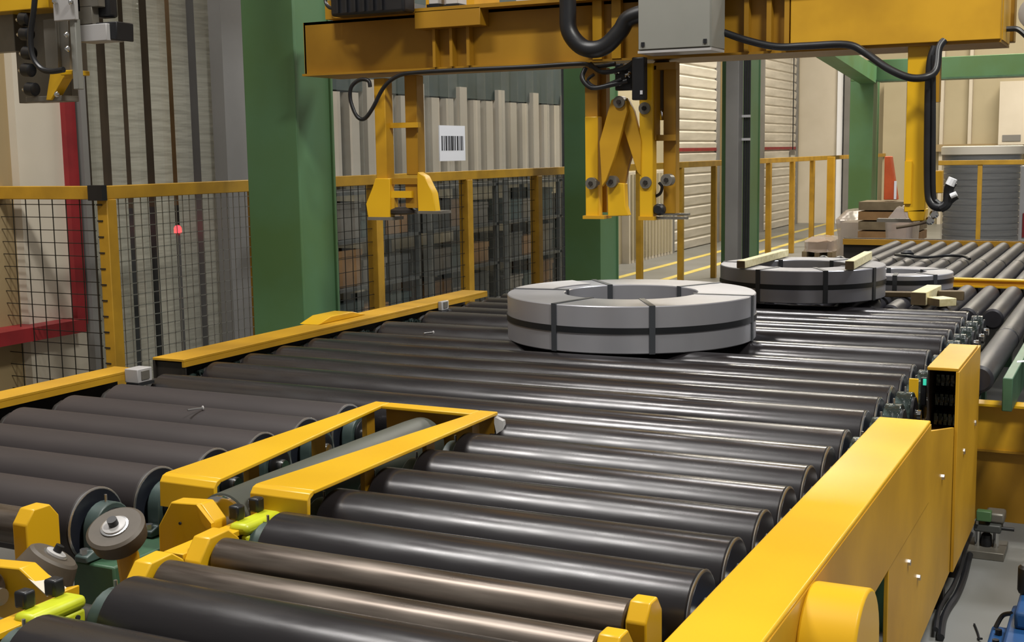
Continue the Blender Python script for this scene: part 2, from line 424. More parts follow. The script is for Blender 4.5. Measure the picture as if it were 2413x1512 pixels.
# overhead runway and cross beam
t = thing('runway_beam', 'long green overhead runway beam along the column tops', 'beam', (-4.6, 14.8, 3.6))
MB().box((-4.75, 4.5, 3.6), (-4.3, 26, 3.63)).build('flange', 'green', t)
MB().box((-4.56, 4.5, 3.63), (-4.5, 26, 3.97)).build('web', 'green', t)
MB().box((-4.75, 4.5, 3.97), (-4.3, 26, 4.0)).build('flange', 'green', t)
t = thing('cross_beam', 'green cross beam from the far column towards the right', 'beam', (-1.5, 24.2, 2.95))
MB().box((-4.87, 24.0, 2.95), (2.5, 24.4, 3.32)).build('beam', 'green', t, bev=.01)
MB().box((-4.4, 23.94, 2.93), (2.5, 24.46, 2.96)).build('flange', 'bgreen', t)
t = thing('cross_beam_support', 'diagonal green brace from the far column to the runway', 'beam', (-4.45, 20, 3.0))
MB().prism([(-4.7, 24.0, 2.9), (-4.7, 24.0, 3.2), (-4.7, 17.5, 3.6), (-4.7, 17.5, 3.4)], (.3, 0, 0)).build('brace', 'green', t)

# ================================================================== FENCE
XF = -5.2
def mesh_panel(p0, p1, z0, z1, cw, chh, r, m, parent):
    p0, p1 = V(p0), V(p1); L = (p1-p0).length; d = (p1-p0)/L; o = MB()
    n = int(L/cw)
    side = V((-d.y, d.x, 0))*r
    def wire(a, b, up):
        o.add([a-side-up, a+side-up, a+side+up, a-side+up, b-side-up, b+side-up, b+side+up, b-side+up], [(0, 1, 5, 4), (1, 2, 6, 5), (2, 3, 7, 6), (3, 0, 4, 7)])
    for i in range(1, n+1):
        q = p0+d*(i*cw)
        wire(V((q.x, q.y, z0)), V((q.x, q.y, z1)), d*r)
    for k in range(int((z1-z0)/chh)+1):
        z = z1-.03-k*chh
        if z > z0: wire(V((p0.x, p0.y, z)), V((p1.x, p1.y, z)), V((0, 0, r)))
    return stuff(o.build('wire_mesh', m, parent, smooth=False))
FG = 'yellow guard fence panels'
def fence(label, p0, p1, posts, zt, mesh=None, pw=.06, rail=.075, m='fence_yellow', cw=.06, chh=.066):
    p0, p1 = V(p0), V(p1); d = (p1-p0).normalized(); s = V((-d.y, d.x, 0))
    t = thing('guard_fence', label, 'fence', (p0+p1)/2, FG)
    def bar(a, b, z0, z1, w):
        P = [a-s*w/2, b-s*w/2, b+s*w/2, a+s*w/2]
        return MB().prism([V((q.x, q.y, z0)) for q in P], (0, 0, z1-z0))
    bar(p0, p1, zt-rail, zt, .06).build('top_rail', m, t, bev=.004)
    if mesh: bar(p0, p1, .1, .16, .05).build('bottom_rail', m, t)
    for q in posts:
        q = V(q); bar(q-d*pw/2, q+d*pw/2, 0, zt-rail, pw).build('post', m, t, bev=.004)
    if mesh: mesh_panel(p0, p1, .16, zt-rail, cw, chh, .0022, mesh, t)
    return t
yc = ax(240, 440, XF).y
ZF = ax(240, 438, XF).z
P0 = V((-8.0, yc, 0)); PC = V((XF-.06, yc, 0))
f = fence('yellow framed fence panel with black wire mesh at the far left', P0, PC, [(ay(6, 800, yc).x, yc, 0)], ZF, 'wire', pw=.06, cw=.105, chh=.073)
# corner post with black cap, then the panels running along the line
ye = ax(600, 432, XF).y
f = fence('yellow fence panel with zinc mesh in front of the left strip curtain', (XF, yc, 0), (XF, ye, 0), [(XF, yc+.03, 0), (XF, ye, 0)], ZF, 'wirel', pw=.075)
MB().box((XF-.06, yc-.05, ZF-.08), (XF+.045, yc-.01, ZF+.005)).build('rail_end_cap', 'black', f)
for k in range(12): MB().box((XF-.038, yc-.0115, .5+k*.09), (XF+.002, yc-.007, .508+k*.09)).build('slot', 'web', f)
ya = ax(770, 420, XF).y; yz = ax(1345, 402, XF).y
f = fence('yellow fence panel with fine mesh under the bar code sheet', (XF, ya, 0), (XF, yz, 0), [(XF, ax(q, 560, XF).y, 0) for q in (885, 1100, 1265)], ZF, 'wire', pw=.09, cw=.10, chh=.10)
ya = ax(1455, 398, XF).y; yz = ax(1735, 385, XF).y
f = fence('open yellow railing with three posts before the first white shutter', (XF, ya, 0), (XF, yz, 0), [(XF, ax(q, 520, XF).y, 0) for q in (1507, 1604, 1682)], ZF, None, pw=.07)
ya = yz+.02; yz = ax(2090, 372, XF).y
f = fence('open yellow railing running far off behind the slim green column', (XF, ya, 0), (XF, yz, 0), [(XF, ax(q, 480, XF).y, 0) for q in (1811, 1866, 1913)], ZF, None, pw=.08)
q = ax(1957, 480, -4.9); 
t = thing('fence_post', 'stout orange-yellow fence post standing before the far railing', 'post', (q.x, q.y, 0))
MB().box((q.x-.06, q.y-.06, 0), (q.x+.06, q.y+.06, ZF-.01)).build('shaft', 'amber', t, bev=.005)
MB().box((q.x-.12, q.y-.12, 0), (q.x+.12, q.y+.12, .015)).build('base_plate', 'amber', t)
YR = 14.0
a = ay(2212, 378, YR); b = ay(2440, 378, YR); c_ = ay(2308, 450, YR)
f = fence('yellow railing in front of the wrapped coil stack at far right', (a.x, YR, 0), (b.x, YR, 0), [(c_.x, YR, 0)], a.z, None, pw=.045, rail=.05)

# ================================================================== ROLLER CONVEYORS
ZT, RR = .85, .105
ZC = ZT-RR
def roller(parent, x0, x1, y, r=RR, m='roller', disc=1, zc=None, n=40):
    zc = ZT-r if zc is None else zc
    o = MB(); k = .004
    o.lathe((x0, y, zc), (1, 0, 0), [(r-k, 0), (r, k), (r, x1-x0-k), (r-k, x1-x0)], n)
    R_ = o.build('roller', m, parent, org=(x0, y, zc))
    for e in ((1,) if disc == 1 else (-1, 1) if disc == 2 else ()):
        x = x1 if e > 0 else x0
        MB().lathe((x, y, zc), (e, 0, 0), [(r-.001, 0), (r+.0005, .003), (r-.004, .006), (r-.006, .006)], n).build('rim', 'rim', R_)
        MB().lathe((x, y, zc), (e, 0, 0), [(r-.006, 0), (r-.006, .0065), (.045, .009), (.04, .02)], n).build('end_disc', 'disc', R_)
        MB().cyl((x, y, zc), (x+e*.09, y, zc), .022, 14).build('shaft', 'rim', R_)
    return R_
def bearing(parent, x, y, zc=ZC, m='bearing', w=.045, r=.07):
    o = MB(); pts = [(x, y-r*1.5, zc-r*1.05), (x, y-r*1.5, zc-r*.8), (x, y-r*1.02, zc-r*.65)]
    for i in range(13):
        t = PI-PI*i/12; pts.append((x, y+r*math.cos(t), zc+r*math.sin(t)))
    pts += [(x, y+r*1.02, zc-r*.65), (x, y+r*1.5, zc-r*.8), (x, y+r*1.5, zc-r*1.05)]
    B_ = o.prism(pts, (w, 0, 0)).build('bearing_block', m, parent, bev=.004, org=(x, y, zc))
    MB().lathe((x+w, y, zc), (1, 0, 0), [(r*.78, 0), (r*.78, .008), (r*.6, .012), (r*.35, .012)], 24).build('bearing_seal', 'black', B_)
    MB().cyl((x+w, y, zc), (x+w+.03, y, zc), .02, 14).build('shaft_end', 'chrome', B_)
    for s in (-1, 1): MB().cyl((x+w/2, y+s*r*1.27, zc-r*.8), (x+w/2, y+s*r*1.27, zc-r*.55), .012, 6).build('bolt', 'rim', B_)
    MB().cyl((x+w/2, y, zc+r-.002), (x+w/2, y, zc+r+.02), .004, 8).build('grease_nipple', 'rim', B_)
    return B_
YS = [2.53, 2.78, 3.033, 3.276, 3.525, 3.78]
# --- left front bank
cl = thing('roller_conveyor', 'front left bank of dull black rollers beside the yellow divider', 'conveyor', (-3.1, 3.1, 0))
for y in YS: roller(cl, -3.65, -2.555, y, m='dull')
roller(cl, -3.65, -2.56, 2.325, .05, 'bare', 0, .79)
roller(cl, -3.65, -2.62, 2.13, .05, 'bare', 0, .79)
for y in YS[:4]: bearing(cl, -2.535, y)
for y in YS[4:]: bearing(cl, -2.535, y)
MB().box((-2.56, 2.44, .55), (-2.41, 3.98, .668)).build('bearing_beam', 'bgreen', cl, bev=.006)
MB().box((-3.85, 1.2, .45), (-3.74, 3.95, .66)).build('frame_beam', 'web', cl)
for x, y in ((-3.8, 1.6), (-3.8, 3.8), (-2.48, 2.6), (-2.48, 3.8)): MB().box((x-.06, y-.06, 0), (x+.06, y+.06, .56)).build('leg', 'bgreen', cl)
# --- right front bank
cr = thing('roller_conveyor', 'front right bank of shiny black rollers beside the long yellow guard', 'conveyor', (-1.37, 2.8, 0))
for y in [1.47, 1.735, 1.99]+YS: roller(cr, -1.93, -.812, y)
rb = roller(cr, -1.945, -.893, 2.327, .05, 'bare', 0, .79); lab(rb, 'thin worn bare steel roller, the farther of two')
rb2 = roller(cr, -1.955, -.885, 2.14, .05, 'bare', 0, .79); lab(rb2, 'thin worn bare steel roller, the nearer of two')
for y in [1.735, 1.99]+YS: bearing(cr, -1.985, y, r=.075)
MB().box((-2.02, 1.2, .55), (-1.93, 3.98, .66)).build('bearing_beam', 'bgreen', cr)
MB().box((-.80, 1.2, .45), (-.72, 4.3, .66)).build('frame_beam', 'web', cr)
for x, y in ((-.76, 1.6), (-.76, 3.8), (-1.97, 1.6), (-1.97, 3.8)): MB().box((x-.05, y-.06, 0), (x+.05, y+.06, .56)).build('leg', 'bgreen', cr)
# yellow brackets holding the bare rollers
def bracket(parent, x, y, w=.045, hw=.05, z0=.5, z1=.855, c=.035):
    pts = [(x, y-hw, z0), (x, y-hw, z1-c), (x, y-hw+c*.8, z1), (x, y+hw-c*.8, z1), (x, y+hw, z1-c), (x, y+hw, z0)]
    return MB().prism(pts, (w, 0, 0)).build('roller_bracket', 'yellow', parent, bev=.004)
bracket(cr, -.882, 2.31, .045, .048); bracket(cr, -.872, 2.12, .045, .048)
bracket(cl, -2.545, 2.29, .05, .055, .5, .865); bracket(cl, -2.61, 2.10, .05, .055, .5, .86)
MB().box((-.9, 2.0, .40), (-.82, 2.42, .5)).build('bracket_foot', 'web', cr)
# --- rear full-width bank
YREAR = [4.035, 4.365, 4.62, 4.868, 5.13, 5.384, 5.80, 6.269, 6.50, 6.765, 7.0, 7.235]
cb = thing('roller_conveyor', 'full width rear bank of black rollers carrying the near coil', 'conveyor', (-2.2, 5.6, 0))
for i, y in enumerate(YREAR):
    roller(cb, -3.645, -.812, y, m='roller', disc=1)
    bearing(cb, -.79, y, m='greasy', r=.085, w=.06)
MB().box((-3.82, 4.05, .45), (-3.72, 7.4, .62)).build('frame_beam', 'web', cb)
MB().box((-.80, 4.3, .45), (-.70, 7.4, .62)).build('frame_beam', 'web', cb)
for x in (-3.77, -.75):
    for y in (4.6, 6.9): MB().box((x-.05, y-.06, 0), (x+.05, y+.06, .46)).build('leg', 'bgreen', cb)
# chain and sprockets on the drive side (dark, greasy)
ch = MB(); random.seed(3)
for y in [1.6+i*.05 for i in range(116)]:
    if y > 7.3: break
    z = .80+.012*math.sin(y*25)
    ch.box((-3.705, y, z-.02), (-3.675, y+.032, z+.012), Matrix.Rotation(random.uniform(-.4, .4), 3, 'X'))
    ch.cyl((-3.715, y+.016, z), (-3.665, y+.016, z), .008, 6)
stuff(ch.build('drive_chain', 'greasy', cb))
for y in YREAR+YS:
    MB().lathe((-3.70, y, ZC), (1, 0, 0), [(.075, 0), (.085, .008), (.085, .02), (.075, .028)], 14).build('sprocket', 'web', cb if y > 4 else cl)

# ------------------------------------------------------------------ left guard rails
def lrail(name, label, x0, x1, y0, y1, z=.885, m='amber'):
    t = thing(name, label, 'guard rail', ((x0+x1)/2, (y0+y1)/2, .6))
    MB().box((x0, y0, z-.012), (x1, y1, z)).build('top_flange', m, t, bev=.002)
    MB().box((x1-.012, y0, z-.035), (x1, y1, z-.012)).build('lip', m, t)
    MB().box((x0, y0, .62), (x0+.012, y1, z-.012)).build('web', 'web', t)  # dark plate stands in for the shade inside the rail
    return t
r1 = lrail('guard_rail', 'near left yellow guard rail with square metal sensor', -3.83, -3.70, .8, 3.95)
r2 = lrail('guard_rail', 'long left yellow guard rail below the broad green column', -3.83, -3.655, 4.18, 7.02, .888)
MB().box((-3.82, 4.19, .62), (-3.66, 4.2, .87)).build('end_plate', 'web', r2)
pl = MB(); pts = [(-3.86, 5.30, .889), (-3.86, 5.42, .92), (-3.86, 5.62, .92), (-3.86, 5.75, .889)]
pl.prism(pts, (.12, 0, 0)).build('raised_joint_plate', 'yellow', r2, bev=.004)
for nm, lb, y, par in (('s', 0, 3.87, r1), ('s', 1, 6.39, r2)):
    t = thing('sensor_box', ['square dull metal sensor box on the near left guard rail', 'small grey sensor box on the far end of the long left rail'][lb], 'sensor', (-3.645, y+.05, .80))
    MB().box((-3.70 if lb == 0 else -3.655, y, .838), (-3.63, y+.085, .895 if lb == 0 else .89)).build('housing', 'lightgrey', t, bev=.003)
    MB().box((-3.63, y+.02, .85), (-3.625, y+.065, .885)).build('face', 'metal', t)
    MB().box((-3.69, y-.004, .826), (-3.625, y+.09, .838)).build('foot', 'black', t)

# ------------------------------------------------------------------ yellow divider frame with belt roll
t = thing('divider_frame', 'yellow U shaped divider frame around the lengthwise rubber roll', 'frame', (-2.15, 3.15, .5))
zt_ = .885
def plate(pts, th=.012): return MB().prism([(x, y, zt_-th) for x, y in pts], (0, 0, th))
plate([(-2.39, 2.64), (-2.20, 2.64), (-2.33, 3.66), (-2.33, 3.72), (-2.39, 3.72)]).build('left_bar', 'yellow', t, bev=.003)
plate([(-2.08, 2.64), (-1.895, 2.64), (-1.905, 3.72), (-1.975, 3.72), (-1.975, 3.65)]).build('right_bar', 'yellow', t, bev=.003)
plate([(-2.33, 3.66), (-1.975, 3.655), (-1.975, 3.72), (-2.33, 3.72)]).build('far_bar', 'yellow', t, bev=.003)
for a, b, nm in ((-2.39, -2.20, 'left_nose'), (-2.08, -1.895, 'right_nose')):     # folded front noses
    prof = [(2.64, zt_), (2.622, zt_-.005), (2.61, zt_-.02), (2.607, zt_-.09), (2.62, zt_-.09), (2.625, zt_-.02), (2.64, zt_-.012)]
    MB().prism([(a, y, z) for y, z in prof], (b-a, 0, 0)).build(nm, 'yellow', t, bev=.002)
MB().box((-2.335, 3.70, .70), (-1.91, 3.715, .873)).build('far_web', 'ochre', t)
MB().prism([(-1.915, 3.70, zt_-.012), (-1.885, 3.715, zt_-.03), (-1.88, 3.715, .78), (-1.895, 3.70, .78)], (0, .02, 0)).build('end_lug', 'lightgrey', t)
for y in (2.95, 3.3, 3.6):
    MB().box((-2.372, y, .55), (-2.352, y+.05, .873)).build('stay', 'ochre', t)
    MB().box((-1.955, y, .55), (-1.94, y+.05, .873)).build('stay', 'ochre', t)
MB().box((-2.37, 2.66, .5), (-2.36, 3.7, .62)).build('side_web', 'web', t)
# the roll itself
t = thing('belt_roll', 'dark rubber belt running lengthwise inside the yellow divider', 'conveyor belt', (-2.16, 3.1, .6))
o = MB(); zc = .775
MB().lathe((-2.16, 2.59, zc), (0, 1, 0), [(.07, 0), (.084, .008), (.086, .2), (.086, 1.0), (.084, 1.06), (.07, 1.07)], 36).build('roll', 'belt', t)
MB().lathe((-2.16, 2.575, zc), (0, 1, 0), [(.06, 0), (.080, .006), (.080, .018)], 28).build('end_ring', 'chrome', t)
MB().cyl((-2.16, 2.5, zc), (-2.16, 3.70, zc), .02, 14).build('shaft', 'rim', t)
# front bearing plate (octagon) at the near end of the roll
t = thing('bearing_plate', 'octagonal yellow end plate holding the near end of the rubber roll', 'bracket', (-2.16, 2.47, .5))
zz = [( -2.265, .55), (-2.255, .80), (-2.21, .868), (-2.11, .874), (-2.07, .83), (-2.068, .55)]
MB().prism([(x, 2.45, z) for x, z in zz], (0, .05, 0)).build('plate', 'yellow', t, bev=.004)
MB().prism([(-2.115, 2.45, .874), (-2.07, 2.45, .83), (-2.07, 2.45, .80), (-2.10, 2.45, .83)], (0, -.012, 0)).build('chamfer_strip', 'yellow', t)
MB().cyl((-2.18, 2.449, .815), (-2.18, 2.446, .815), .004, 10).build('bolt_hole', 'ink', t)
MB().box((-2.24, 2.46, .44), (-2.09, 2.54, .56)).build('foot', 'web', t)
# long yellow strap bar with lime clamp blocks and square bolts
def clampbar(label, y0, y1, x=-2.03, mbolt=(0, 1)):
    t = thing('clamp_bar', label, 'bar', (x, (y0+y1)/2, .6))
    MB().box((x-.03, y0, .80), (x+.03, y1, .815)).build('flat_bar', 'yellow', t, bev=.002)
    MB().box((x-.03, y0, .56), (x-.018, y1, .80)).build('bar_web', 'ochre', t)
    yb_ = y1-.16
    o = MB(); o.box((x-.005, yb_, .80), (x+.055, yb_+.15, .83)); 
    b_ = o.build('clamp_block', 'lime', t, bev=.012)
    MB().box((x+.03, yb_+.005, .765), (x+.052, yb_+.145, .80)).build('block_skirt', 'lime', t, bev=.006)
    for k in range(4): MB().cyl((x+.052, yb_+.03+k*.03, .787), (x+.056, yb_+.03+k*.03, .787), .006, 10).build('block_hole', 'ink', t)
    for k in (.02, .10): MB().box((x-.02, yb_+k, .83), (x+.012, yb_+k+.032, .868)).build('square_bolt', 'black', t, bev=.006)
    return t
clampbar('yellow clamp bar with lime block and two black bolts near the divider nose', 2.25, 2.62)
clampbar('yellow clamp bar with lime block and two black bolts in the lower left corner', 1.2, 1.93)
# bare roller seat at left
MB().prism([(-2.0, 2.25, .5), (-2.0, 2.25, .80), (-2.0, 2.29, .85), (-2.0, 2.36, .852), (-2.0, 2.40, .82), (-2.0, 2.40, .5)], (.05, 0, 0)).build('roller_seat', 'yellow', cr, bev=.004)
MB().prism([(-2.01, 2.06, .5), (-2.01, 2.06, .80), (-2.01, 2.10, .845), (-2.01, 2.17, .848), (-2.01, 2.21, .82), (-2.01, 2.21, .5)], (.05, 0, 0)).build('roller_seat', 'yellow', cr, bev=.004)
# tilted guide wheel and conical guide roller
def guide(label, c, ax_, r0, r1, h, m, arm):
    c = V(c); a_ = V(ax_).normalized()
    t = thing('guide_wheel', label, 'wheel', (c.x, c.y, .5))
    MB().lathe(c-a_*h, a_, [(r1*.9, 0), (r1, .008), (r0, h-.006), (r0-.008, h)], 36).build('tyre', m, t)
    MB().lathe(c, a_, [(r0*.48, -.01), (r0*.48, .003), (r0*.42, .004)], 28).build('hub_ring', 'rim', t)
    MB().lathe(c, a_, [(r0*.40, 0), (r0*.40, .007), (r0*.37, .008)], 28).build('hub_cap', 'lightgrey', t)
    MB().cyl(c, c+a_*.025, r0*.17, 16).build('bolt', 'black', t)
    p_ = c-a_*h
    MB().tube([p_, p_-a_*.05, V((p_.x+arm[0], p_.y+arm[1], .5))], .028, 10, 0).build('arm', 'amber', t)
    return t
guide('tilted round guide wheel with pale hub between the roller banks', (-2.25, 2.29, .842), (.12, -.55, 1.0), .074, .068, .055, 'cone', (.02, .03))
guide('conical rubber guide wheel at lower left behind yellow bracket', (-2.32, 2.16, .80), (.45, .42, 1.0), .062, .082, .09, 'cone', (-.02, .05))
# yellow bracket, bevel painted pale to imitate light on its slope, bottom left, and grey steel roll end
t = thing('corner_bracket', 'yellow bracket with a slanted corner painted pale as if lit at the left edge', 'bracket', (-2.3, 2.02, .5))
pxpoly(MB(), [(-90, 1420), (-90, 1325), (45, 1338), (112, 1400), (150, 1392), (150, 1440), (40, 1470)], 2.02, .05).build('plate', 'yellow', t, bev=.004)
MB().prism([ay(45, 1343, 2.03), ay(90, 1335, 2.08), ay(160, 1386, 2.06), ay(108, 1400, 2.0)], (0, .003, -.006)).build('lit_bevel', 'white', t)
t = thing('steel_roll', 'short bare steel roll in the lower left corner', 'roller', (-2.55, 1.85, .7))
MB().lathe((-2.78, 1.96, .765), (1, 0, 0), [(.05, 0), (.055, .004), (.055, .45), (.05, .455)], 28).build('barrel', 'bare', t)
MB().cyl((-2.33, 1.96, .765), (-2.28, 1.96, .765), .02, 12).build('shaft', 'rim', t)

# ------------------------------------------------------------------ right guard, side panel, chain housing
t = thing('side_guard', 'long bright yellow guard beam along the right of the front rollers', 'guard rail', (-.645, 2.3, .6))
MB().box((-.727, .4, .868), (-.565, 4.14, .88)).build('top_plate', 'yellow', t, bev=.004)
MB().box((-.575, .4, .615), (-.563, 4.14, .868)).build('outer_plate', 'amber', t)
MB().box((-.727, .4, .845), (-.719, 4.14, .868)).build('inner_lip', 'yellow', t)
sp = MB().prism([(-.577, 3.42, .16), (-.577, 3.42, .612), (-.577, 4.142, .612), (-.577, 4.145, .845), (-.577, 4.738, .735), (-.577, 4.738, .19)], (.012, 0, 0)).build('side_sheet', 'amber', t, bev=.002)
for y, z in ((3.75, .53), (3.95, .42), (4.45, .62)): MB().cyl((-.565, y, z), (-.557, y, z), .010, 6).build('screw', 'rim', sp)
t = thing('chain_housing', 'yellow chain housing with dark open front and tall outer sheet', 'housing', (-.6, 5.05, 0))
MB().box((-.665, 4.74, .94), (-.556, 5.34, .952)).build('top_plate', 'amber', t, bev=.002)
for y in (4.85, 5.25): MB().box((-.66, y, 0), (-.60, y+.06, .66)).build('foot', 'web', t)
MB().box((-.565, 4.74, .19), (-.553, 5.42, .94)).build('outer_sheet', 'amber', t, bev=.002)
MB().box((-.668, 4.78, .70), (-.662, 5.30, .94)).build('shade_liner', 'web', t)  # dark plate added inside; the opening's shade is put into its colour
MB().box((-.665, 5.30, .70), (-.568, 5.34, .94)).build('back_plate', 'web', t)
MB().box((-.668, 4.76, .66), (-.568, 5.34, .70)).build('bottom_plate', 'ochre', t)
for y, z in ((4.95, .60), (5.3, .64)): MB().cyl((-.556, y, z), (-.548, y, z), .012, 6).build('screw', 'rim', t)
t2 = thing('roller_chain', 'greasy drive chain inside the dark open chain housing', 'chain', (-.62, 4.9, .70))
ch = MB()
for row in range(3):
    for k in range(5):
        x = -.65+k*.017
        ch.box((x, 4.84+.02*row, .72+row*.07), (x+.011, 4.90+.02*row, .762+row*.07))
        ch.cyl((x, 4.855+.02*row, .74+row*.07), (x+.014, 4.855+.02*row, .74+row*.07), .014, 8)
stuff(ch.build('chain_links', 'greasy', t2))
# half-round motor cover
t = thing('motor_cover', 'half round yellow motor cover below the right guard beam', 'cover', (-.5, 2.48, 0))
pts = [(-.563, 2.95, .40), (-.563, 2.95, .72)]
cy_, cz_, cr_ = 2.48, .735, .138
pts = []
for i in range(17):
    a_ = PI*i/16; pts.append((-.563, cy_+cr_*math.cos(a_), cz_+cr_*math.sin(a_)))
pts += [(-.563, cy_-cr_, .30), (-.563, cy_+cr_, .30)]
MB().prism(pts, (.115, 0, 0)).build('cover', 'yellow', t, bev=.006)
MB().box((-.575, 2.36, 0), (-.46, 2.60, .30)).build('pedestal', 'ochre', t)
t = thing('frame_post', 'dark green frame post behind the half round cover', 'post', (-.6, 3.35, 0))
MB().box((-.64, 3.30, 0), (-.595, 3.40, .612)).build('post', 'bgreen', t)
MB().box((-.66, 3.28, 0), (-.585, 3.415, .012)).build('base_plate', 'bgreen', t)
# photo cell plate by the rollers
t = thing('photo_sensor', 'small yellow plate with green lit sensor beside the roller ends', 'sensor', (-.76, 4.98, .78))
MB().box((-.765, 4.98, .72), (-.73, 4.99, .862)).build('plate', 'yellow', t, bev=.002)
MB().box((-.722, 4.98, .76), (-.70, 5.0, .868)).build('body', 'black', t, bev=.003)
MB().box((-.712, 4.975, .84), (-.70, 4.98, .864)).build('lamp', 'led', t)

# ------------------------------------------------------------------ cross conveyor (rollers along Y)
cc = thing('roller_conveyor', 'cross conveyor with lengthwise grey rollers at the far right', 'conveyor', (-.8, 9.8, 0))
r = .058
def yroll(x, y0, y1):
    o = MB().lathe((x, y0, ZT-r), (0, 1, 0), [(r-.012, 0), (r, .012), (r, y1-y0-.012), (r-.012, y1-y0)], 24)
    return o.build('roller', 'greyroll', cc, org=(x, y0, ZT-r))
xs = [-2.36+i*.1385 for i in range(24)]
A_ = B_ = C_ = D_ = None
for x in xs:
    if x < -.60:
        if A_ is None: A_ = yroll(x, 7.40, 8.66)
        else: copy_to(A_, (x-xs[0], 0, 0), cc)
    else:
        if D_ is None: D_ = yroll(x, 5.45, 6.62); x_d = x; E_ = yroll(x, 6.68, 8.66)
        else:
            if x > -.35: copy_to(D_, (x-x_d, 0, 0), cc)
            copy_to(E_, (x-x_d, 0, 0), cc)
    if x > -2.1:
        if B_ is None: B_ = yroll(x, 8.85, 10.62); C_ = yroll(x, 10.68, 12.58); x_b = x
        else: copy_to(B_, (x-x_b, 0, 0), cc); copy_to(C_, (x-x_b, 0, 0), cc)
    for y in ((10.65,) if x < -.6 else (10.65, 6.65)):
        MB().lathe((x, y-.045, ZT-r), (0, 1, 0), [(r*.8, 0), (r*1.04, .02), (r*1.04, .07), (r*.8, .09)], 14).build('coupling', 'black', cc)
MB().box((-2.6, 12.6, .80), (1.2, 12.64, .855)).build('far_rail', 'ochre', cc)
MB().box((-2.6, 12.64, .3), (1.2, 12.7, .862)).build('far_web', 'web', cc)
MB().box((-2.6, 8.68, .4), (-1.2, 8.8, .78)).build('mid_frame', 'web', cc)
MB().box((-2.2, 10.6, .4), (1.2, 10.7, .74)).build('frame_beam', 'web', cc)
MB().box((-.45, 6.6, .5), (1.2, 6.7, .74)).build('frame_beam', 'web', cc)
MB().prism([(-.47, 5.48, .66), (-.47, 5.48, .80), (-.43, 5.48, .80), (-.43, 5.48, .66)], (0, 1.12, 0)).build('side_beam', 'bgreen', cc, bev=.004)
MB().box((-2.6, 7.42, .5), (-.75, 8.66, .72)).build('drip_tray', 'web', cc)
for x in (-2.3, -.9, .6):
    for y in (8.74, 10.65, 12.62): MB().box((x-.05, y-.05, 0), (x+.05, y+.05, .5)).build('leg', 'bgreen', cc)
t = thing('stop_beam', 'yellow cross beam lying over the far grey rollers', 'beam', (0, 8.75, .8))
MB().box((-1.085, 8.72, .872), (1.0, 8.80, .882)).build('top_flange', 'yellow', t)
MB().box((-1.08, 8.74, .838), (1.0, 8.76, .872)).build('web', 'amber', t)
MB().box((-1.085, 8.70, .828), (1.0, 8.80, .838)).build('bottom_flange', 'yellow', t)
t = thing('end_beam', 'deep yellow end beam of the cross conveyor at the right edge', 'beam', (.2, 5.8, 0))
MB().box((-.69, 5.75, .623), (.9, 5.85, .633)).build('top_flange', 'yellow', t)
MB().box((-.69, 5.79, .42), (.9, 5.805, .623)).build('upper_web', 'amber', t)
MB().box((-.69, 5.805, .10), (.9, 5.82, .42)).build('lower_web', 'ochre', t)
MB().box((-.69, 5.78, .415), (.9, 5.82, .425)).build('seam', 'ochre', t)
MB().box((.45, 5.85, 0), (.55, 5.95, .62)).build('leg', 'ochre', t)
# black strap lying over the far rollers
t = thing('strap_tail', 'loose black cable and strap lying over the far rollers', 'cable', az(2200, 603, .86))
MB().tube([az(2110, 600, .87), az(2140, 603, .885), az(2180, 606, .875), az(2225, 602, .875), az(2268, 603, .88), az(2285, 610, .87)], .012, 8).build('cable', 'black', t)
MB().lathe(az(2138, 603, .855), (0, 0, 1), [(.05, 0), (.055, .03), (.03, .05), (.02, .05)], 14).build('connector', 'black', t)

# ================================================================== COILS
def coil(label, cx, cy, z, R, Ri, h, outer, hoop=True):
    t = thing('steel_coil', label, 'coil', (cx, cy, z), 'strapped steel coils on the conveyors')
    e = .004
    MB().lathe((cx, cy, z), (0, 0, 1), [(Ri, e), (Ri, h-e), (Ri+e, h), (R-e, h), (R, h-e), (R, e), (R-e, 0), (Ri+e, 0)], 96, True).build('winding', 'steel', t)
    if hoop:
        MB().lathe((cx, cy, z+h*.42), (0, 0, 1), [(R, 0), (R, .028), (R+.004, .028), (R+.004, 0)], 96, True).build('hoop_strap', 'strap', t)
    for a_ in outer:
        a_ = math.radians(a_); o = MB(); d = V((math.cos(a_), math.sin(a_), 0)); s = V((-d.y, d.x, 0))*.0135; c = V((cx, cy, z)); th = .005
        def seg(p, q, nrm):
            o.add([c+p-s, c+p+s, c+q+s, c+q-s, c+p-s+nrm, c+p+s+nrm, c+q+s+nrm, c+q-s+nrm], [(0, 1, 2, 3), (7, 6, 5, 4), (0, 4, 5, 1), (1, 5, 6, 2), (2, 6, 7, 3), (3, 7, 4, 0)])
        up = V((0, 0, 1))
        seg(d*R, d*R+up*h, d*th); seg(d*Ri, d*Ri+up*h, -d*th); seg(d*(Ri-th)+up*h, d*(R+th)+up*h, up*.003)
        o.build('cross_strap', 'darkgrey', t)
    return t
c1 = coil('large near steel coil lying flat with black straps, no wood on it', -2.215, 5.775, .85, .605, .325, .215, (-104, -60, 1, 62, 130, -174))
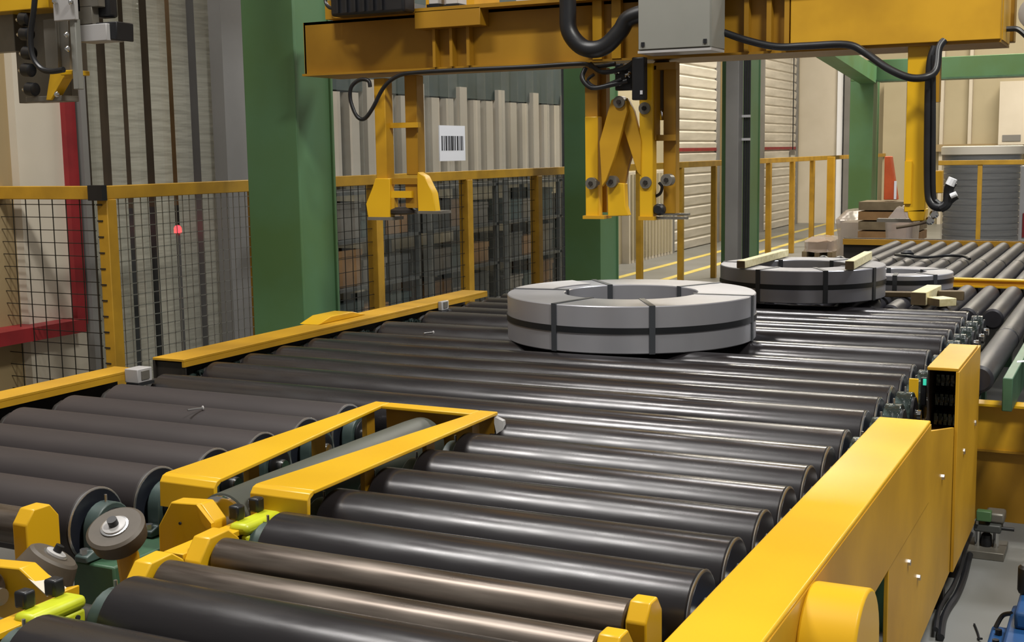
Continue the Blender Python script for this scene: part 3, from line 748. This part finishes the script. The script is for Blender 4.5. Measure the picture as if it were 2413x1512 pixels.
# loose edge protector sheet bridging two straps on the near coil
c = V((-2.215, 5.775, 1.067)); pts = []
for i in range(9):
    a_ = math.radians(142+i*5.5); pts.append(c+V((math.cos(a_), math.sin(a_), 0))*.60)
for i in range(9):
    a_ = math.radians(186-i*5.5); pts.append(c+V((math.cos(a_), math.sin(a_), 0))*.40)
MB().prism(pts, (0, 0, .004)).build('edge_sheet', 'lightgrey', c1)
coil('middle steel coil with two pale timbers lying on its top', -1.80, 7.56, .875, .485, .27, .185, (-107, -61, -20, 62, 132, 180))
coil('small far steel coil beyond the pale wooden blocks', -1.36, 8.305, .862, .335, .17, .10, (-84, -40, 40, 120, 200), True)
# timbers
def timber(label, p, q, w, h, m='wood', z=None):
    p, q = V(p), V(q); d = (q-p); d.z = 0; L = d.length; d.normalize(); s = V((-d.y, d.x, 0))*w/2
    t = thing('timber', label, 'timber', (p+q)/2, 'sawn timbers around the coils')
    MB().prism([p-s, p+s, q+s, q-s], (0, 0, h)).build('beam', m, t, bev=.004)
    for k, e in ((p, -1), (q, 1)):
        MB().prism([k-s*.96+d*e*.001+V((0, 0, .003)), k+s*.96+d*e*.001+V((0, 0, .003)), k+s*.96+d*e*.001+V((0, 0, h-.003)), k-s*.96+d*e*.001+V((0, 0, h-.003))], d*e*.0015).build('end_grain', 'woodb', t)
    return t
timber('long pale timber on the left of the middle coil', (-2.05, 7.12, 1.064), (-2.02, 8.02, 1.064), .05, .045)
timber('pale timber on the right of the middle coil', (-1.45, 7.22, 1.064), (-1.48, 7.92, 1.064), .05, .05)
for k, x in enumerate((-2.05, -1.55)):
    MBt = thing('skid', ['dark skid under the left of the middle coil', 'dark skid under the right of the middle coil'][k], 'timber', (x, 7.6, .85))
    MB().box((x-.04, 7.44, .851), (x+.04, 7.9, .873)).build('bar', 'woodb', MBt, bev=.003)
timber('short pale block with square end in front of the small far coil', (-1.10, 7.42, .852), (-1.075, 7.85, .852), .085, .075)
timber('low pale offcut beside the square ended block', (-1.02, 7.42, .852), (-.94, 7.50, .852), .12, .045)
timber('flat brown board between the middle coil and the small far coil', (-1.38, 7.80, .852), (-1.08, 7.86, .852), .07, .03, 'woodb')
timber('brown offcut right of the square ended block', (-1.03, 7.72, .852), (-.90, 7.76, .852), .06, .055, 'woodb')

# ================================================================== GANTRY
Y0 = 6.0
zb = 2.205; ztp = 2.49
gt = thing('gantry_crane', 'overhead ochre gantry beam with hanging coil grippers', 'crane', (-2.4, Y0+.15, 1.4))
MB().box((-4.26, Y0, zb), (-.57, Y0+.02, 2.49)).build('front_web', 'ochre', gt)
MB().box((-4.26, Y0, ztp-.015), (-.57, Y0+.34, ztp)).build('top_flange', 'amber', gt)
MB().box((-4.26, Y0-.03, zb-.012), (-.57, Y0+.36, zb)).build('bottom_flange', 'ochre', gt)
MB().box((-4.26, Y0+.3, zb), (-.57, Y0+.32, ztp)).build('rear_web', 'ochre', gt)
MB().box((-4.262, Y0, zb), (-4.25, Y0+.32, ztp)).build('end_plate', 'amber', gt)
MB().box((-.575, Y0, zb), (-.565, Y0+.32, ztp)).build('end_plate', 'amber', gt)
o = MB(); pxbox(o, 1862, -60, 2362, 96, Y0-.05, .05); 
A = ay(1862, 99, Y0-.05); B = ay(2362, -80, Y0-.05)
MB().box((A.x, Y0-.05, zb+.0), (-.57, Y0-.001, 2.75)).build('right_face_plate', 'amber', gt, bev=.003)
A = ay(985, 28, Y0-.06); B = ay(1140, 60, Y0-.06)
MB().box((A.x, Y0-.10, B.z), (B.x, Y0-.001, A.z)).build('bracket_shelf', 'ochre', gt, bev=.003)
for x in (1020, 1060, 1100):
    a = ay(x, 55, Y0-.04); b = ay(x+9, 165, Y0-.04)
    MB().box((a.x, Y0-.05, zb), (b.x, Y0-.001, a.z)).build('rib', 'ochre', gt)
for x in (1755, 1808, 1850):
    a = ay(x, 10, Y0-.04); b = ay(x+10, 110, Y0-.04)
    MB().box((a.x, Y0-.05, zb), (b.x, Y0-.001, 2.49)).build('rib', 'ochre', gt)
for x in (1395, 1440):
    a = ay(x, 30, Y0-.04); b = ay(x+22, 110, Y0-.04)
    MB().box((a.x, Y0-.035, zb), (b.x, Y0-.001, 2.49)).build('rib', 'amber', gt)
# carriage and bridge added above, mostly unseen, to carry and shade the beam
MB().box((-4.0, Y0-.1, ztp), (-1.0, Y0+.6, ztp+.02)).build('carriage_deck', 'ochre', gt)
MB().box((-4.9, Y0+.1, 4.0), (2.5, Y0+.5, 4.5)).build('bridge_girder', 'amber', gt)
for x in (-3.4, -1.6): MB().box((x-.15, Y0+.15, ztp), (x+.15, Y0+.45, 4.0)).build('mast', 'amber', gt)
# dark motor and white fittings sitting on the beam
A = ay(762, 50, Y0-.1); B = ay(985, 0, Y0-.1)
MB().box((A.x, Y0-.08, ztp+.0), (B.x-.55, Y0+.2, ztp+.10)).build('motor_seat', 'amber', gt)
t = thing('gantry_motor', 'black motor sitting on top of the gantry beam at left', 'motor', (-3.85, Y0, ztp))
A = ay(808, 36, Y0-.1); B = ay(978, -40, Y0-.1)
MB().box((A.x, Y0-.22, 2.485), (B.x, Y0-.1, 2.72)).build('body', 'black', t, bev=.015)
for k in range(6): MB().box((A.x+.05+k*.055, Y0-.235, 2.50), (A.x+.06+k*.055, Y0-.22, 2.70)).build('fin', 'black', t)
MB().tube([V((A.x-.08, Y0-.12, 2.9)), V((A.x-.085, Y0-.14, 2.62)), V((A.x-.05, Y0-.16, 2.545)), V((A.x+.04, Y0-.2, 2.53))], .010, 8).build('cable', 'black', t)
for i, (xa, xb_) in enumerate(((1010, 1032), (1050, 1078), (1215, 1318))):
    t = thing('terminal_box', ['first small white fitting on the beam top, right of the black motor', 'second small white fitting on the beam top', 'wide white terminal box on the beam top left of the black hose'][i], 'box', (ay(xa, 0, Y0-.05).x, Y0-.05, ztp))
    A = ay(xa, 6, Y0-.05); B = ay(xb_, -30, Y0-.05)
    MB().box((A.x, Y0-.05, A.z-.01), (B.x, Y0+.05, 2.62)).build('case', 'lightgrey', t, bev=.004)
    MB().box((A.x-.01, Y0-.055, ztp+.0205), (B.x+.01, Y0+.06, A.z-.01)).build('foot', 'black', t)
# grey control cabinet
A = ay(1502, 126, Y0-.32); B = ay(1676, -60, Y0-.32)
t = thing('control_cabinet', 'grey control cabinet hanging on the front of the gantry beam', 'cabinet', ((A.x+B.x)/2, Y0-.15, A.z))
MB().box((A.x, Y0-.31, A.z+.012), (B.x, Y0-.101, 2.95)).build('body', 'grey', t, bev=.006)
MB().box((A.x+.004, Y0-.32, A.z+.016), (B.x-.004, Y0-.31, 2.94)).build('door', 'grey', t, bev=.003)
MB().box((A.x, Y0-.315, A.z), (B.x, Y0-.11, A.z+.012)).build('bottom_edge', 'lightgrey', t)
for x in (A.x+.02, B.x-.035):
    MB().box((x, Y0-.325, A.z+.03), (x+.016, Y0-.32, A.z+.05)).build('latch', 'black', t)
# hoses and cables
def cable(label, pts, r, m='black', name='cable', part='sheath', extra=None):
    P = [ay(x, y, Y) for x, y, Y in pts]
    z = min(p.z for p in P); c = sum(P, V((0, 0, 0)))/len(P)
    t = thing(name, label, 'cable', (c.x, c.y, z))
    MB().tube(P, r, 12).build(part, m, t)
    return t
y_ = Y0-.16
t = cable('thick black hose hanging in a loop left of the grey cabinet', [(1338, -60, y_), (1338, 20, y_), (1342, 75, y_), (1375, 112, y_), (1420, 112, y_), (1460, 75, y_), (1480, 45, y_), (1520, 30, y_)], .042, name='energy_hose', part='hose')
t = cable('thin black cable under the beam looping beside the left gripper', [(872, 205, Y0-.05), (868, 190, Y0-.05), (848, 188, Y0-.05), (828, 205, Y0-.06), (826, 235, Y0-.06), (840, 272, Y0-.06), (858, 280, Y0-.06), (878, 255, Y0-.06), (905, 205, Y0-.06), (940, 178, Y0-.05), (990, 170, Y0-.05), (1120, 163, Y0-.05), (1250, 157, Y0-.05), (1370, 150, Y0-.06), (1400, 158, Y0-.08), (1450, 150, Y0-.08)], .011)
t = cable('black cable running from the grey cabinet sagging to the right arm', [(1676, 72, Y0-.12), (1700, 75, Y0-.10), (1760, 95, Y0-.10), (1830, 110, Y0-.09), (1900, 108, Y0-.09), (1995, 105, Y0-.09), (2040, 125, Y0-.09), (2090, 160, Y0-.12), (2140, 182, Y0-.13), (2180, 182, Y0-.13), (2205, 165, Y0-.1), (2212, 115, Y0-.06), (2225, 95, Y0-.04)], .017)
t = cable('pair of black hoses running down the right gripper arm', [(2205, 110, Y0-.05), (2192, 160, Y0-.06), (2188, 300, Y0-.06), (2188, 440, Y0-.06), (2195, 478, Y0-.07), (2215, 488, Y0-.08), (2232, 478, Y0-.08)], .020)
MB().tube([ay(x, y, Y0-.08) for x, y in ((2200, 130), (2200, 300), (2200, 450), (2208, 475), (2225, 482))], .010, 8).build('second_hose', 'black', t)
t = cable('tangle of black cables above the scissor gripper', [(1380, 160, Y0-.1), (1372, 185, Y0-.12), (1395, 207, Y0-.12), (1440, 200, Y0-.1), (1478, 190, Y0-.08)], .012)
MB().tube([ay(x, y, Y0-.1) for x, y in ((1390, 150), (1420, 170), (1470, 160), (1500, 140))], .012, 8).build('second_cable', 'black', t)
MB().tube([ay(x, y, Y0-.1) for x, y in ((1400, 175), (1385, 190), (1410, 205), (1465, 185))], .008, 8).build('third_cable', 'black', t)
# --- left gripper (fork legs with spreading feet)
def leg(mb, x0, x1, yt, yb, Y, dep): return pxbox(mb, x0, yt, x1, yb, Y, dep)
g1 = thing('coil_gripper', 'left ochre gripper with two legs and spreading feet under the beam', 'gripper', ay(945, 515, Y0), 'coil grippers hanging from the gantry')
leg(MB(), 880, 913, 185, 440, Y0+.02, .08).build('leg', 'amber', g1, bev=.004)
leg(MB(), 952, 986, 178, 412, Y0+.1, .08).build('leg', 'ochre', g1, bev=.004)
leg(MB(), 905, 985, 290, 300, Y0+.06, .03).build('tie_bar', 'amber', g1)
pxpoly(MB(), [(884, 420), (918, 420), (920, 512), (868, 518), (862, 480), (878, 440)], Y0, .05).build('foot', 'yellow', g1, bev=.004)
pxpoly(MB(), [(984, 405), (1000, 415), (1020, 455), (1026, 500), (985, 502), (982, 420)], Y0+.02, .06).build('foot', 'yellow', g1, bev=.004)
leg(MB(), 918, 984, 420, 434, Y0+.02, .04).build('tie_bar', 'ochre', g1)
leg(MB(), 918, 970, 450, 466, Y0+.01, .04).build('tie_bar', 'yellow', g1)
leg(MB(), 918, 930, 466, 500, Y0+.01, .04).build('inner_lug', 'amber', g1)
leg(MB(), 955, 985, 434, 490, Y0+.03, .04).build('inner_lug', 'ochre', g1)
leg(MB(), 866, 925, 511, 519, Y0-.01, .12).build('shoe', 'metal', g1)
leg(MB(), 984, 1038, 497, 504, Y0, .12).build('shoe', 'metal', g1)
q = ay(950, 496, Y0+.06)
MB().lathe(q, (0, 0, 1), [(.06, -.02), (.075, -.012), (.075, .005), (.05, .02)], 24).build('pressure_pad', 'web', g1)
# --- scissor gripper
g2 = thing('coil_gripper', 'middle scissor gripper with crossed links below the grey cabinet', 'gripper', ay(1480, 515, Y0), 'coil grippers hanging from the gantry')
leg(MB(), 1378, 1408, 155, 275, Y0+.03, .06).build('hanger', 'ochre', g2)  # darker than the leg below: the beam's shadow put into the colour
leg(MB(), 1378, 1410, 275, 510, Y0, .06).build('leg', 'yellow', g2, bev=.004)
leg(MB(), 1411, 1430, 160, 500, Y0+.08, .05).build('rear_leg', 'ochre', g2)
leg(MB(), 1506, 1538, 150, 512, Y0-.02, .06).build('leg', 'yellow', g2, bev=.004)
leg(MB(), 1541, 1546, 155, 330, Y0, .06).build('leg_flange', 'ochre', g2)
leg(MB(), 1563, 1592, 150, 505, Y0+.06, .06).build('rear_leg', 'ochre', g2, bev=.004)
leg(MB(), 1535, 1592, 318, 331, Y0+.02, .04).build('tie_bar', 'ochre', g2)
leg(MB(), 1540, 1592, 148, 162, Y0, .06).build('tie_bar', 'ochre', g2)
pxpoly(MB(), [(1440, 236), (1456, 226), (1474, 238), (1478, 262), (1447, 372), (1428, 425), (1418, 440), (1412, 335)], Y0-.06, .028).build('link', 'amber', g2, bev=.003)
pxpoly(MB(), [(1460, 240), (1478, 230), (1494, 262), (1510, 330), (1509, 414), (1501, 405), (1468, 300)], Y0-.03, .025).build('link', 'amber', g2, bev=.003)
pxpoly(MB(), [(1468, 290), (1494, 345), (1478, 400), (1470, 445), (1428, 440), (1426, 415), (1446, 370)], Y0+.01, .03).build('link', 'ochre', g2, bev=.003)
leg(MB(), 1448, 1490, 150, 212, Y0-.05, .05).build('hose_manifold', 'black', g2, bev=.008)
for x, y in ((1455, 170), (1470, 160), (1482, 178), (1462, 196)):
    q = ay(x, y, Y0-.05); MB().lathe(q, (0, -1, .3), [(.014, 0), (.018, .012), (.010, .02), (.010, .035)], 12).build('hose_fitting', 'chrome', g2)
pxpoly(MB(), [(1431, 428), (1471, 432), (1473, 485), (1480, 508), (1432, 510)], Y0-.005, .05).build('claw', 'yellow', g2, bev=.004)
for x, y in ((1392, 432), (1440, 428), (1521, 430), (1570, 424), (1458, 240), (1518, 255)):
    yy = Y0-.07 if x in (1458,) else Y0-.03; q = ay(x, y, yy); MB().cyl(q, q+V((0, .05, 0)), .030, 20).build('pivot_pin', 'metal', g2)
    MB().cyl(q+V((0, -.008, 0)), q, .012, 6).build('pin_nut', 'web', g2)
leg(MB(), 1373, 1424, 508, 516, Y0-.02, .1).build('shoe', 'amber', g2)
leg(MB(), 1504, 1542, 510, 519, Y0-.03, .1).build('shoe', 'amber', g2)
leg(MB(), 1540, 1618, 510, 517, Y0, .03).build('probe_blade', 'metal', g2)
leg(MB(), 1560, 1622, 502, 508, Y0+.06, .03).build('probe_blade', 'metal', g2)
q = ay(1550, 494, Y0-.02); MB().lathe(q, (0, 1, 0), [(.02, 0), (.03, .01), (.03, .04), (.02, .05)], 14).build('proximity_switch', 'black', g2)
MB().tube([ay(x, y, Y0+.03) for x, y in ((1553, 430), (1560, 440), (1556, 455), (1546, 462))], .008, 8).build('switch_cable', 'black', g2)
leg(MB(), 1488, 1518, 135, 235, Y0-.12, .05).build('valve_block', 'black', g2, bev=.006)
leg(MB(), 1508, 1514, 213, 222, Y0-.125, .004).build('valve_label', 'paper', g2)
q = ay(1560, 255, Y0+.12); MB().lathe(q, (0, 0, 1), [(.03, -.02), (.045, 0), (.045, .22), (.03, .24)], 18).build('actuator', 'brown', g2)
MB().lathe(q, (0, 0, -1), [(.03, 0), (.04, .02), (.02, .06)], 16).build('actuator_cap', 'chrome', g2)
# --- right gripper arm
g3 = thing('coil_gripper', 'right yellow gripper arm with hose bracket before the wrapped coils', 'gripper', ay(2162, 520, Y0), 'coil grippers hanging from the gantry')
leg(MB(), 2140, 2180, 100, 500, Y0, .08).build('leg', 'yellow', g3, bev=.004)
leg(MB(), 2132, 2146, 380, 480, Y0-.01, .05).build('stiffener', 'yellow', g3)
leg(MB(), 2196, 2212, 120, 240, Y0+.03, .06).build('rear_plate', 'ochre', g3)
leg(MB(), 2202, 2220, 402, 455, Y0+.02, .04).build('bracket', 'amber', g3, bev=.003)
leg(MB(), 2180, 2202, 410, 425, Y0+.02, .04).build('bracket_arm', 'amber', g3)
pxpoly(MB(), [(2138, 495), (2182, 492), (2178, 520), (2148, 522), (2140, 512)], Y0, .08).build('foot', 'yellow', g3, bev=.004)
leg(MB(), 2066, 2150, 515, 524, Y0+.05, .05).build('finger', 'metal', g3)
MB().tube([ay(x, y, Y0-.02) for x, y in ((2112, 536), (2150, 530), (2185, 522), (2200, 512), (2208, 500))], .007, 8).build('feeler_rod', 'brown', g3)
for x, y in ((2200, 505), (2190, 520)):
    q = ay(x, y, Y0-.03); MB().lathe(q, (0, 1, 0), [(.012, 0), (.02, .008), (.02, .03), (.012, .04)], 12).build('sensor_head', 'chrome', g3)
MB().tube([ay(x, y, Y0-.08) for x, y in ((2215, 490), (2232, 478), (2236, 445), (2245, 428))], .022, 10).build('hose_end', 'black', g3)
MB().tube([ay(x, y, Y0-.08) for x, y in ((2230, 480), (2245, 466), (2255, 460))], .018, 10).build('hose_end', 'black', g3)
q0, q1 = ay(2238, 436, Y0-.105), ay(2246, 420, Y0-.105); MB().cyl(q0, q1, .02, 10).build('white_sleeve', 'paper', g3)
q0, q1 = ay(2240, 462, Y0-.105), ay(2254, 456, Y0-.105); MB().cyl(q0, q1, .012, 10).build('white_sleeve', 'paper', g3)
# small second beam seen past the right end of the gantry
t = thing('rear_beam', 'short ochre beam end showing right of the gantry', 'beam', ay(2380, 95, 6.6))
A = ay(2215, 108, 6.5); B = ay(2392, 72, 6.5)
MB().box((A.x, 6.45, A.z), (B.x, 6.55, 2.49)).build('beam', 'ochre', t, bev=.004)
MB().box((A.x, 6.32, A.z), (A.x+.1, 6.45, 2.48)).build('tie', 'ochre', t)
t = thing('lamp_drum', 'pale round drum at the upper right edge', 'drum', ay(2413, 40, 6.3))
q = ay(2438, 30, 6.2)
MB().lathe((q.x, 6.2, q.z), (0, 1, 0), [(.05, 0), (.07, .01), (.07, .2), (.05, .21)], 24).build('drum', 'lightgrey', t)
MB().box((q.x-.02, 6.25, q.z+.06), (q.x+.02, 6.35, q.z+.5)).build('hanger', 'grey', t)
MB().tube([ay(x, y, 6.15) for x, y in ((2345, 70), (2380, 68), (2400, 70), (2425, 92))], .012, 8).build('cable', 'black', t)

# ================================================================== STRAPPING HEAD, upper left
YM = 4.0
t = thing('strapping_head', 'grey and yellow strapping head hanging in the upper left corner', 'machine', ay(110, 240, YM))
def mbx(n, x0, y0, x1, y1, m, Y=YM, dep=.1, bev=.003): return pxbox(MB(), x0, y0, x1, y1, Y, dep).build(n, m, t, bev=bev)
mbx('head_beam', -120, -120, 116, 18, 'yellow', YM-.05, .2)
mbx('head_beam_side', 172, -120, 190, 28, 'yellow', YM-.02, .1)
mbx('white_plate', 120, -60, 178, 46, 'lightgrey', YM-.07, .02)
mbx('mount_plate', 178, -60, 232, 15, 'metal', YM-.02, .04); mbx('mount_plate', 178, 15, 218, 56, 'metal', YM-.02, .04)
mbx('black_guard', 216, -60, 256, 40, 'black', YM+.02, .06, .012)
mbx('guide_bar', 163, 45, 186, 210, 'grey', YM-.06, .03)
mbx('body', 100, 45, 166, 166, 'metal', YM, .1)
mbx('body_front', 100, 45, 138, 165, 'metal', YM-.02, .02)
mbx('back_plate', 30, 18, 170, 238, 'metal', YM+.1, .04)
mbx('side_plate', -60, 5, 36, 120, 'metal', YM+.04, .06)
mbx('arm_plate', 178, 60, 252, 95, 'lightgrey', YM-.02, .10)
pxpoly(MB(), [(215, 54), (274, 50), (275, 95), (250, 92), (248, 68), (215, 60)], YM+.0, .1).build('arm_tip', 'black', t, bev=.004)
pxpoly(MB(), [(118, 170), (172, 166), (172, 176), (150, 184), (120, 236), (108, 236)], YM-.03, .05).build('clamp_arm', 'yellow', t, bev=.003)
mbx('clamp_top', 142, 166, 170, 176, 'yellow', YM-.05, .1)
mbx('lower_plate', 60, 228, 145, 238, 'metal', YM-.02, .1)
for i, (x, y) in enumerate(((60, 45), (62, 80), (68, 125), (66, 165), (75, 210))):
    q = ay(x, y, YM-.03); MB().lathe(q, (1, 0, -.1), [(.018, -.025), (.028, -.02), (.028, .02), (.018, .025)], 18).build('feed_wheel', 'black', t)
    MB().cyl(q+V((-.05, 0, 0)), q, .008, 10).build('wheel_axle', 'chrome', t)
for x, y in ((130, 3), (168, 5), (158, 82), (160, 115), (135, 222)):
    q = ay(x, y, YM-.075); MB().lathe(q, (0, -1, 0), [(.012, 0), (.012, .006), (.006, .012)], 12).build('bolt', 'chrome', t)
MB().tube([ay(x, y, YM-.09) for x, y in ((85, -40), (80, 20), (72, 80), (76, 130), (95, 160), (120, 168), (150, 164))], .012, 10).build('cable', 'black', t)
mbx('hanger', 40, -800, 110, 18, 'yellow', YM+.06, .1)

# ================================================================== FAR RIGHT BACKGROUND
YK = 16.0
A = ay(2205, 560, YK); B = ay(2402, 350, YK); cx = (A.x+B.x)/2; R_ = (B.x-A.x)/2
t = thing('wrapped_coil_stack', 'tall stack of steel coils in clear film behind the far conveyor', 'coil stack', (cx, YK+R_, 0))
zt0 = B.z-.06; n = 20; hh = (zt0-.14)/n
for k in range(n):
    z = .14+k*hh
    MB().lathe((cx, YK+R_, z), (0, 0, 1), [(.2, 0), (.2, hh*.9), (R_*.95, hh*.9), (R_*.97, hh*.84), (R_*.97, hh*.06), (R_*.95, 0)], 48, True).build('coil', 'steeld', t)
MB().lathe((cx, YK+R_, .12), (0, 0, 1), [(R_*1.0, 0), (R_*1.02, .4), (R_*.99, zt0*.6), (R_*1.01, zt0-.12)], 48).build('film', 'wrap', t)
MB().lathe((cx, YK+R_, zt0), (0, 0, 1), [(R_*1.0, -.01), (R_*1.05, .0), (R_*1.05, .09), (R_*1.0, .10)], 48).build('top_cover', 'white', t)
MB().box((cx-R_, YK, .0), (cx+R_, YK+2*R_, .119)).build('pallet', 'woodb', t)
A = ay(2398, 565, 17.0); B = ay(2460, 390, 17.0)
t = thing('wrapped_crate', 'dark red crate in film at the right edge behind the coil stack', 'crate', ((A.x+B.x)/2, 17.2, 0))
MB().box((A.x, 17.0, 0), (B.x, 17.5, B.z)).build('crate', 'lightgrey', t, bev=.01)
MB().box((A.x+.05, 16.98, .6), (B.x, 17.0, .9)).build('panel', 'red', t)
# plastic wrapped bundles left of the far green column
for i, (x0, x1, yt, Y, lb, m_) in enumerate(((1890, 1962, 560, 20.0, 'low bundle in cloudy film behind the yellow railing posts', 'wrapw'), (1966, 2052, 497, 18.5, 'taller bundle in cloudy film left of the slim green column', 'wrapw'), (2082, 2150, 490, 15.5, 'film wrapped bundle on brown pallet right of the slim green column', 'wrapw'))):
    A = ay(x0, yt, Y); B = ay(x1, yt, Y)
    t = thing('wrapped_bundle', lb, 'bundle', ((A.x+B.x)/2, Y+.4, 0), 'film wrapped bundles')
    o = MB(); n = 10; zt1 = A.z
    prof = [(0, .12), (.02, zt1*.5), (.0, zt1*.85), (.12, zt1)]
    rings = []
    for ins, z in prof:
        w = (B.x-A.x); pts = []
        for k in range(24):
            a_ = 2*PI*k/24; ca, sa = math.cos(a_), math.sin(a_)
            e = .35; px_ = math.copysign(abs(ca)**e, ca); py_ = math.copysign(abs(sa)**e, sa)
            j = 1+random.uniform(-.05, .05)
            pts.append(V(((A.x+B.x)/2+px_*(w/2-ins)*j, Y+.4+py_*(.4-ins)*j, z+random.uniform(-.02, .02))))
        rings.append(pts)
    vs = [p for r_ in rings for p in r_]; fs = []
    for j in range(len(rings)-1):
        for k in range(24):
            k2 = (k+1) % 24; fs.append((j*24+k, j*24+k2, (j+1)*24+k2, (j+1)*24+k))
    fs.append(tuple(range(len(vs)-24, len(vs)))); fs.append(tuple(range(23, -1, -1)))
    o.add(vs, fs); o.build('film', m_, t)
    MB().box((A.x+.08, Y+.08, .12), (B.x-.08, Y+.72, zt1*.8)).build('load', 'carton' if i != 1 else 'white', t)
    for k in range(3): MB().box((A.x+(B.x-A.x)*k*.42, Y, 0), (A.x+(B.x-A.x)*(k*.42+.16), Y+.8, .118)).build('pallet_runner', 'woodb', t)
# orange traffic cone on a crate stack
q = ay(2096, 470, 17.5)
t = thing('lumber_stack', 'brown lumber stack behind the slim green column', 'lumber', (q.x, 17.5, 0))
nb = 8
for k in range(nb):
    z0 = k*(q.z/nb); MB().box((q.x-.35, 17.2+.02*(k % 2), z0), (q.x+.45, 17.8, z0+q.z/nb-.02)).build('board', 'woodb' if k % 2 else 'carton', t)
t = thing('orange_cover', 'tall orange plastic cover standing right of the slim green column', 'cover', (q.x, 17.5, q.z))
A = ay(2082, 470, 17.4); B = ay(2105, 368, 17.4); C = ay(2114, 470, 17.4)
MB().prism([(A.x, 17.4, q.z), (A.x, 17.4, B.z), (B.x-.03, 17.4, B.z), (C.x, 17.4, q.z)], (0, .15, 0)).build('shell', 'orange', t, bev=.01)
MB().box((C.x-.04, 17.38, q.z+.01), (C.x-.01, 17.4, q.z+.25)).build('white_strip', 'paper', t)
# dark cord poles in the aisle
q = ax(1868, 355, XW+.13)
t = thing('pull_switch', 'small hanging switch box with black cord beside the second shutter', 'switch', q)
MB().box((q.x-.05, q.y-.06, q.z-.1), (q.x+.04, q.y+.06, q.z+.02)).build('box', 'metal', t)
MB().cyl(q, q+V((0, 0, 2.4)), .012, 8).build('cord', 'black', t)

# ================================================================== FLOOR ITEMS, lower right
A = az(2275, 1325, 0); B = az(2345, 1320, 0)
cx, cy = (A.x+B.x)/2+.02, B.y+.09
t = thing('floor_actuator', 'grey foot valve block on a plate beside the yellow housing', 'machine', (cx, cy, 0))
MB().box((cx-.085, cy-.10, 0), (cx+.07, cy+.10, .035)).build('base_plate', 'metal', t, bev=.003)
MB().box((cx-.06, cy-.05, .105), (cx+.05, cy+.06, .14)).build('body', 'slate', t, bev=.006)
MB().box((cx-.02, cy-.02, .14), (cx+.06, cy+.08, .185)).build('cover', 'metal', t, bev=.01)
MB().box((cx-.05, cy-.06, .155), (cx+.01, cy-.02, .20)).build('green_box', 'green', t, bev=.004)
MB().box((cx-.05, cy-.06, .14), (cx-.04, cy-.02, .155)).build('stand', 'metal', t)
for x in (-.045, .03): MB().cyl((cx+x, cy-.02, .035), (cx+x, cy-.02, .105), .012, 12).build('strut', 'chrome', t)
MB().lathe((cx-.01, cy-.01, .035), (0, 0, 1), [(.022, 0), (.026, .015), (.022, .05), (.012, .06)], 16).build('valve', 'black', t)
MB().cyl((cx+.05, cy-.01, .12), (cx+.10, cy-.01, .12), .008, 10).build('lever', 'black', t)
P = [az(x, y, .015)+V((.015, 0, 0)) for x, y in ((2290, 1270), (2275, 1310), (2262, 1360), (2245, 1400), (2225, 1430), (2212, 1460), (2206, 1500))]
t = thing('floor_cable', 'black cable along the floor edge of the yellow side panel', 'cable', (P[3].x, P[3].y, 0))
MB().tube(P, .014, 8).build('sheath', 'black', t)
MB().tube([p+V((-.02, .02, .02)) for p in P], .009, 8).build('second_sheath', 'black', t)
t = thing('blue_pump', 'blue machine base cut by the lower right corner', 'machine', (-.2, 4.4, 0))
MB().box((-.395, 4.1, 0), (.2, 4.54, .085)).build('base', 'blue', t, bev=.01)
MB().box((-.335, 4.2, .085), (.1, 4.60, .15)).build('body', 'blue', t, bev=.012)
MB().box((-.31, 4.35, .15), (.1, 4.62, .21)).build('upper_body', 'blue', t, bev=.012)
MB().lathe((-.285, 4.56, .21), (0, 0, 1), [(.03, 0), (.034, .01), (.034, .09), (.025, .10)], 18).build('motor', 'black', t)
for k in range(3): MB().cyl((-.365, 4.25+k*.1, .085), (-.365, 4.25+k*.1, .105), .012, 6).build('bolt', 'black', t)
MB().tube([V((-.33, 4.50, .15)), V((-.36, 4.52, .13)), V((-.38, 4.50, .09))], .008, 8).build('hose', 'black', t)
P = [az(2296, 1470, .004), az(2304, 1490, .004), az(2308, 1505, .004)]
t = thing('strap_scrap', 'thin dark strap scrap lying on the grey floor', 'scrap', P[1])
MB().tube(P, .004, 6).build('strap', 'black', t)
MB().tube([P[2]+V((-.006, 0, 0)), P[2]+V((.01, -.02, .01))], .004, 6).build('tail', 'black', t)

# small scraps
for i, (x, y, lb) in enumerate(((457, 966, 'bright loose screw lying on a front left roller'), (1008, 786, 'white chip lying on a rear roller left of the near coil'))):
    q = az(x, y, .853)
    t = thing('loose_screw' if i == 0 else 'metal_chip', lb, 'scrap', q)
    MB().cyl(q+V((-.012, -.02, .003)), q+V((.012, .03, .003)), .004, 8).build('shank', 'chrome', t)
    MB().cyl(q+V((.012, .03, .003)), q+V((.014, .034, .003)), .008, 8).build('head', 'lightgrey', t)
q = V((-.40, 5.95, .80))
t = thing('paper_tag', 'white paper strip hanging on the green side beam at right', 'tag', q)
MB().prism([V((-.45, 5.92, .802)), V((-.37, 6.00, .802)), V((-.36, 5.98, .800)), V((-.45, 5.89, .800))], (0, 0, .002)).build('strip', 'paper', t)
MB().box((-.375, 5.96, .797), (-.33, 6.02, .799)).build('tail', 'paper', t)
